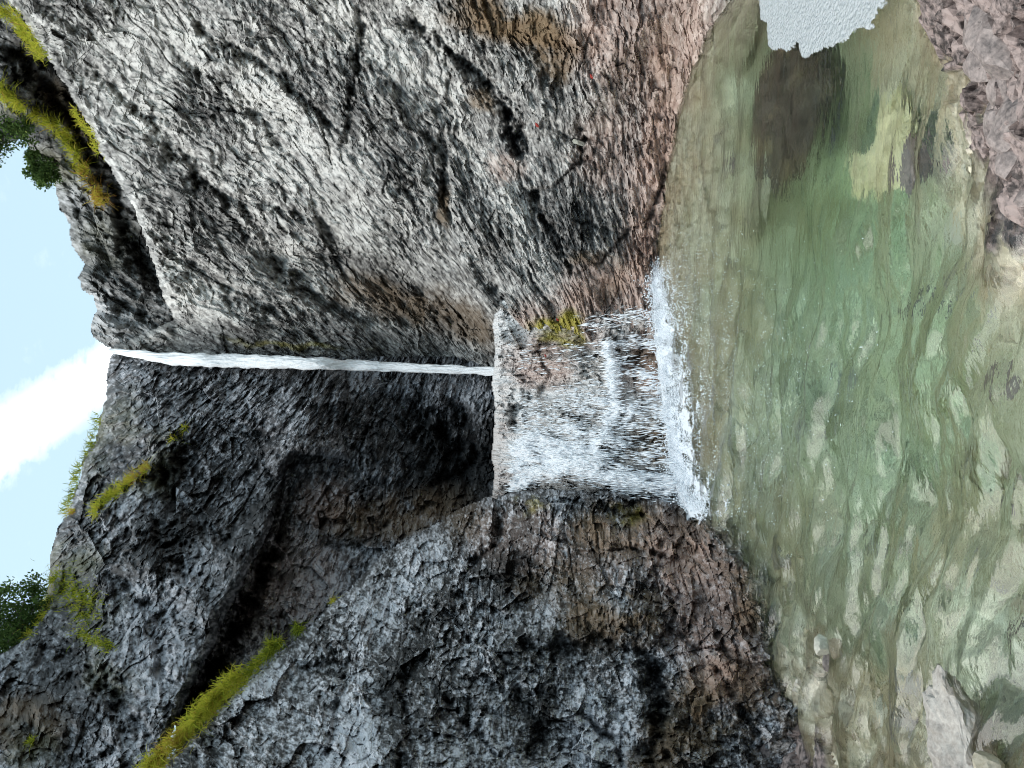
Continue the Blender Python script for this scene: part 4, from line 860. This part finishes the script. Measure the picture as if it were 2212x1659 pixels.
def tree(name, label, cat, base, centers, nleaf, ls, seed):
    r = np.random.default_rng(seed)
    root = bpy.data.objects.new(name, None); COL.objects.link(root); root.location = base; root['label'] = label; root['category'] = cat
    B = np.array(base)
    # trunk and limbs as tapered tubes
    def tube(nm, pts_, r0, r1):
        pts_ = np.array(pts_) - B; V = []; F = []
        for i, p_ in enumerate(pts_):
            d = pts_[min(i + 1, len(pts_) - 1)] - pts_[max(i - 1, 0)]; d /= np.linalg.norm(d) + 1e-9
            s1 = np.cross(d, [0.3, .2, .9]); s1 /= np.linalg.norm(s1); s2 = np.cross(d, s1); rr = r0 + (r1 - r0) * i / (len(pts_) - 1)
            for k in range(7): V.append(p_ + rr * (math.cos(k * .8976) * s1 + math.sin(k * .8976) * s2))
        for i in range(len(pts_) - 1):
            for k in range(7): F.append([i * 7 + k, i * 7 + (k + 1) % 7, (i + 1) * 7 + (k + 1) % 7, (i + 1) * 7 + k])
        link(nm, new_mesh(nm, np.array(V), np.array(F), True), M_BARK, parent=root)
    cs = [np.array(c[:3]) for c in centers]; mid = sum(cs) / len(cs)
    tube('trunk', [B, B * .6 + mid * .4 + r.normal(0, .05, 3), B * .2 + mid * .8], .06, .03)
    for c in cs: tube('branch', [B * .4 + mid * .6, (B * .2 + mid * .4 + c * .4) + r.normal(0, .06, 3), c], .025, .006)
    P = []; H = []
    for c in centers:
        k = int(nleaf * c[3] ** 2 / sum(q_[3] ** 2 for q_ in centers)); 
        ncl = 26; cc = r.normal(0, 1, (ncl, 3)); cc /= np.linalg.norm(cc, axis=1, keepdims=True); cc *= (r.uniform(.2, 1, ncl) ** .5)[:, None] * c[3]
        w_ = r.integers(0, ncl, k); P.append(np.array(c[:3]) + cc[w_] + r.normal(0, c[3] * .24, (k, 3))); H.append(r.uniform(.1, .7, ncl)[w_] + r.normal(0, .15, k))
    P = np.concatenate(P) - B; H = np.concatenate(H); k = len(P)
    a1 = r.normal(0, 1, (k, 3)); a1 /= np.linalg.norm(a1, axis=1, keepdims=True); a2 = np.cross(a1, r.normal(0, 1, (k, 3))); a2 /= np.linalg.norm(a2, axis=1, keepdims=True)
    s_ = (ls * r.uniform(.6, 1.3, k))[:, None]
    V = np.stack([P - a1 * s_, P + a2 * s_ * .5, P + a1 * s_, P - a2 * s_ * .5], 1).reshape(-1, 3)
    me = new_mesh('crown', V, (np.arange(k)[:, None] * 4 + np.arange(4)[None])); attr_f(me, 'hue', np.repeat(np.clip(H, 0, 1), 4)); link('crown', me, M_LEAF, parent=root)
def P3(X, Y, d): return tuple(pt(np.array(float(X)), np.array(float(Y)), d).tolist())
tree('bush', 'bushy green tree overhanging the upper right rim at the edge of the sky', 'tree', P3(40, 235, 16.2), [P3(8, 240, 15.5) + (.55,), P3(30, 225, 15.2) + (.4,), P3(0, 215, 15.2) + (.5,), P3(50, 262, 15.6) + (.3,), P3(-25, 330, 16) + (.3,), P3(-30, 300, 15.9) + (.4,), P3(15, 285, 16) + (.34,), P3(-20, 230, 15.8) + (.5,), P3(45, 290, 16) + (.26,), P3(-60, 330, 16) + (.3,), P3(5, 320, 16) + (.18,)], 8000, .038, 5)
tree('shrub', 'small airy shrub leaning into the sky from the upper right rim', 'shrub', P3(120, 350, 16.4), [P3(80, 350, 16.2) + (.2,), P3(70, 375, 16.2) + (.16,), P3(95, 385, 16.2) + (.2,), P3(66, 335, 16.2) + (.1,), P3(105, 365, 16.2) + (.22,)], 3200, .036, 6)
tree('bush', 'dark green bush standing on the left skyline', 'tree', P3(70, 1390, 14.2), [P3(20, 1330, 14.4) + (.5,), P3(5, 1290, 14.6) + (.3,), P3(45, 1355, 14.2) + (.35,), P3(10, 1400, 13.6) + (.35,), P3(55, 1290, 14.6) + (.3,), P3(75, 1262, 14.8) + (.2,), P3(0, 1370, 14.3) + (.4,), P3(-40, 1350, 14.4) + (.4,), P3(85, 1300, 14.4) + (.16,), P3(30, 1375, 14.2) + (.24,)], 8000, .036, 7)
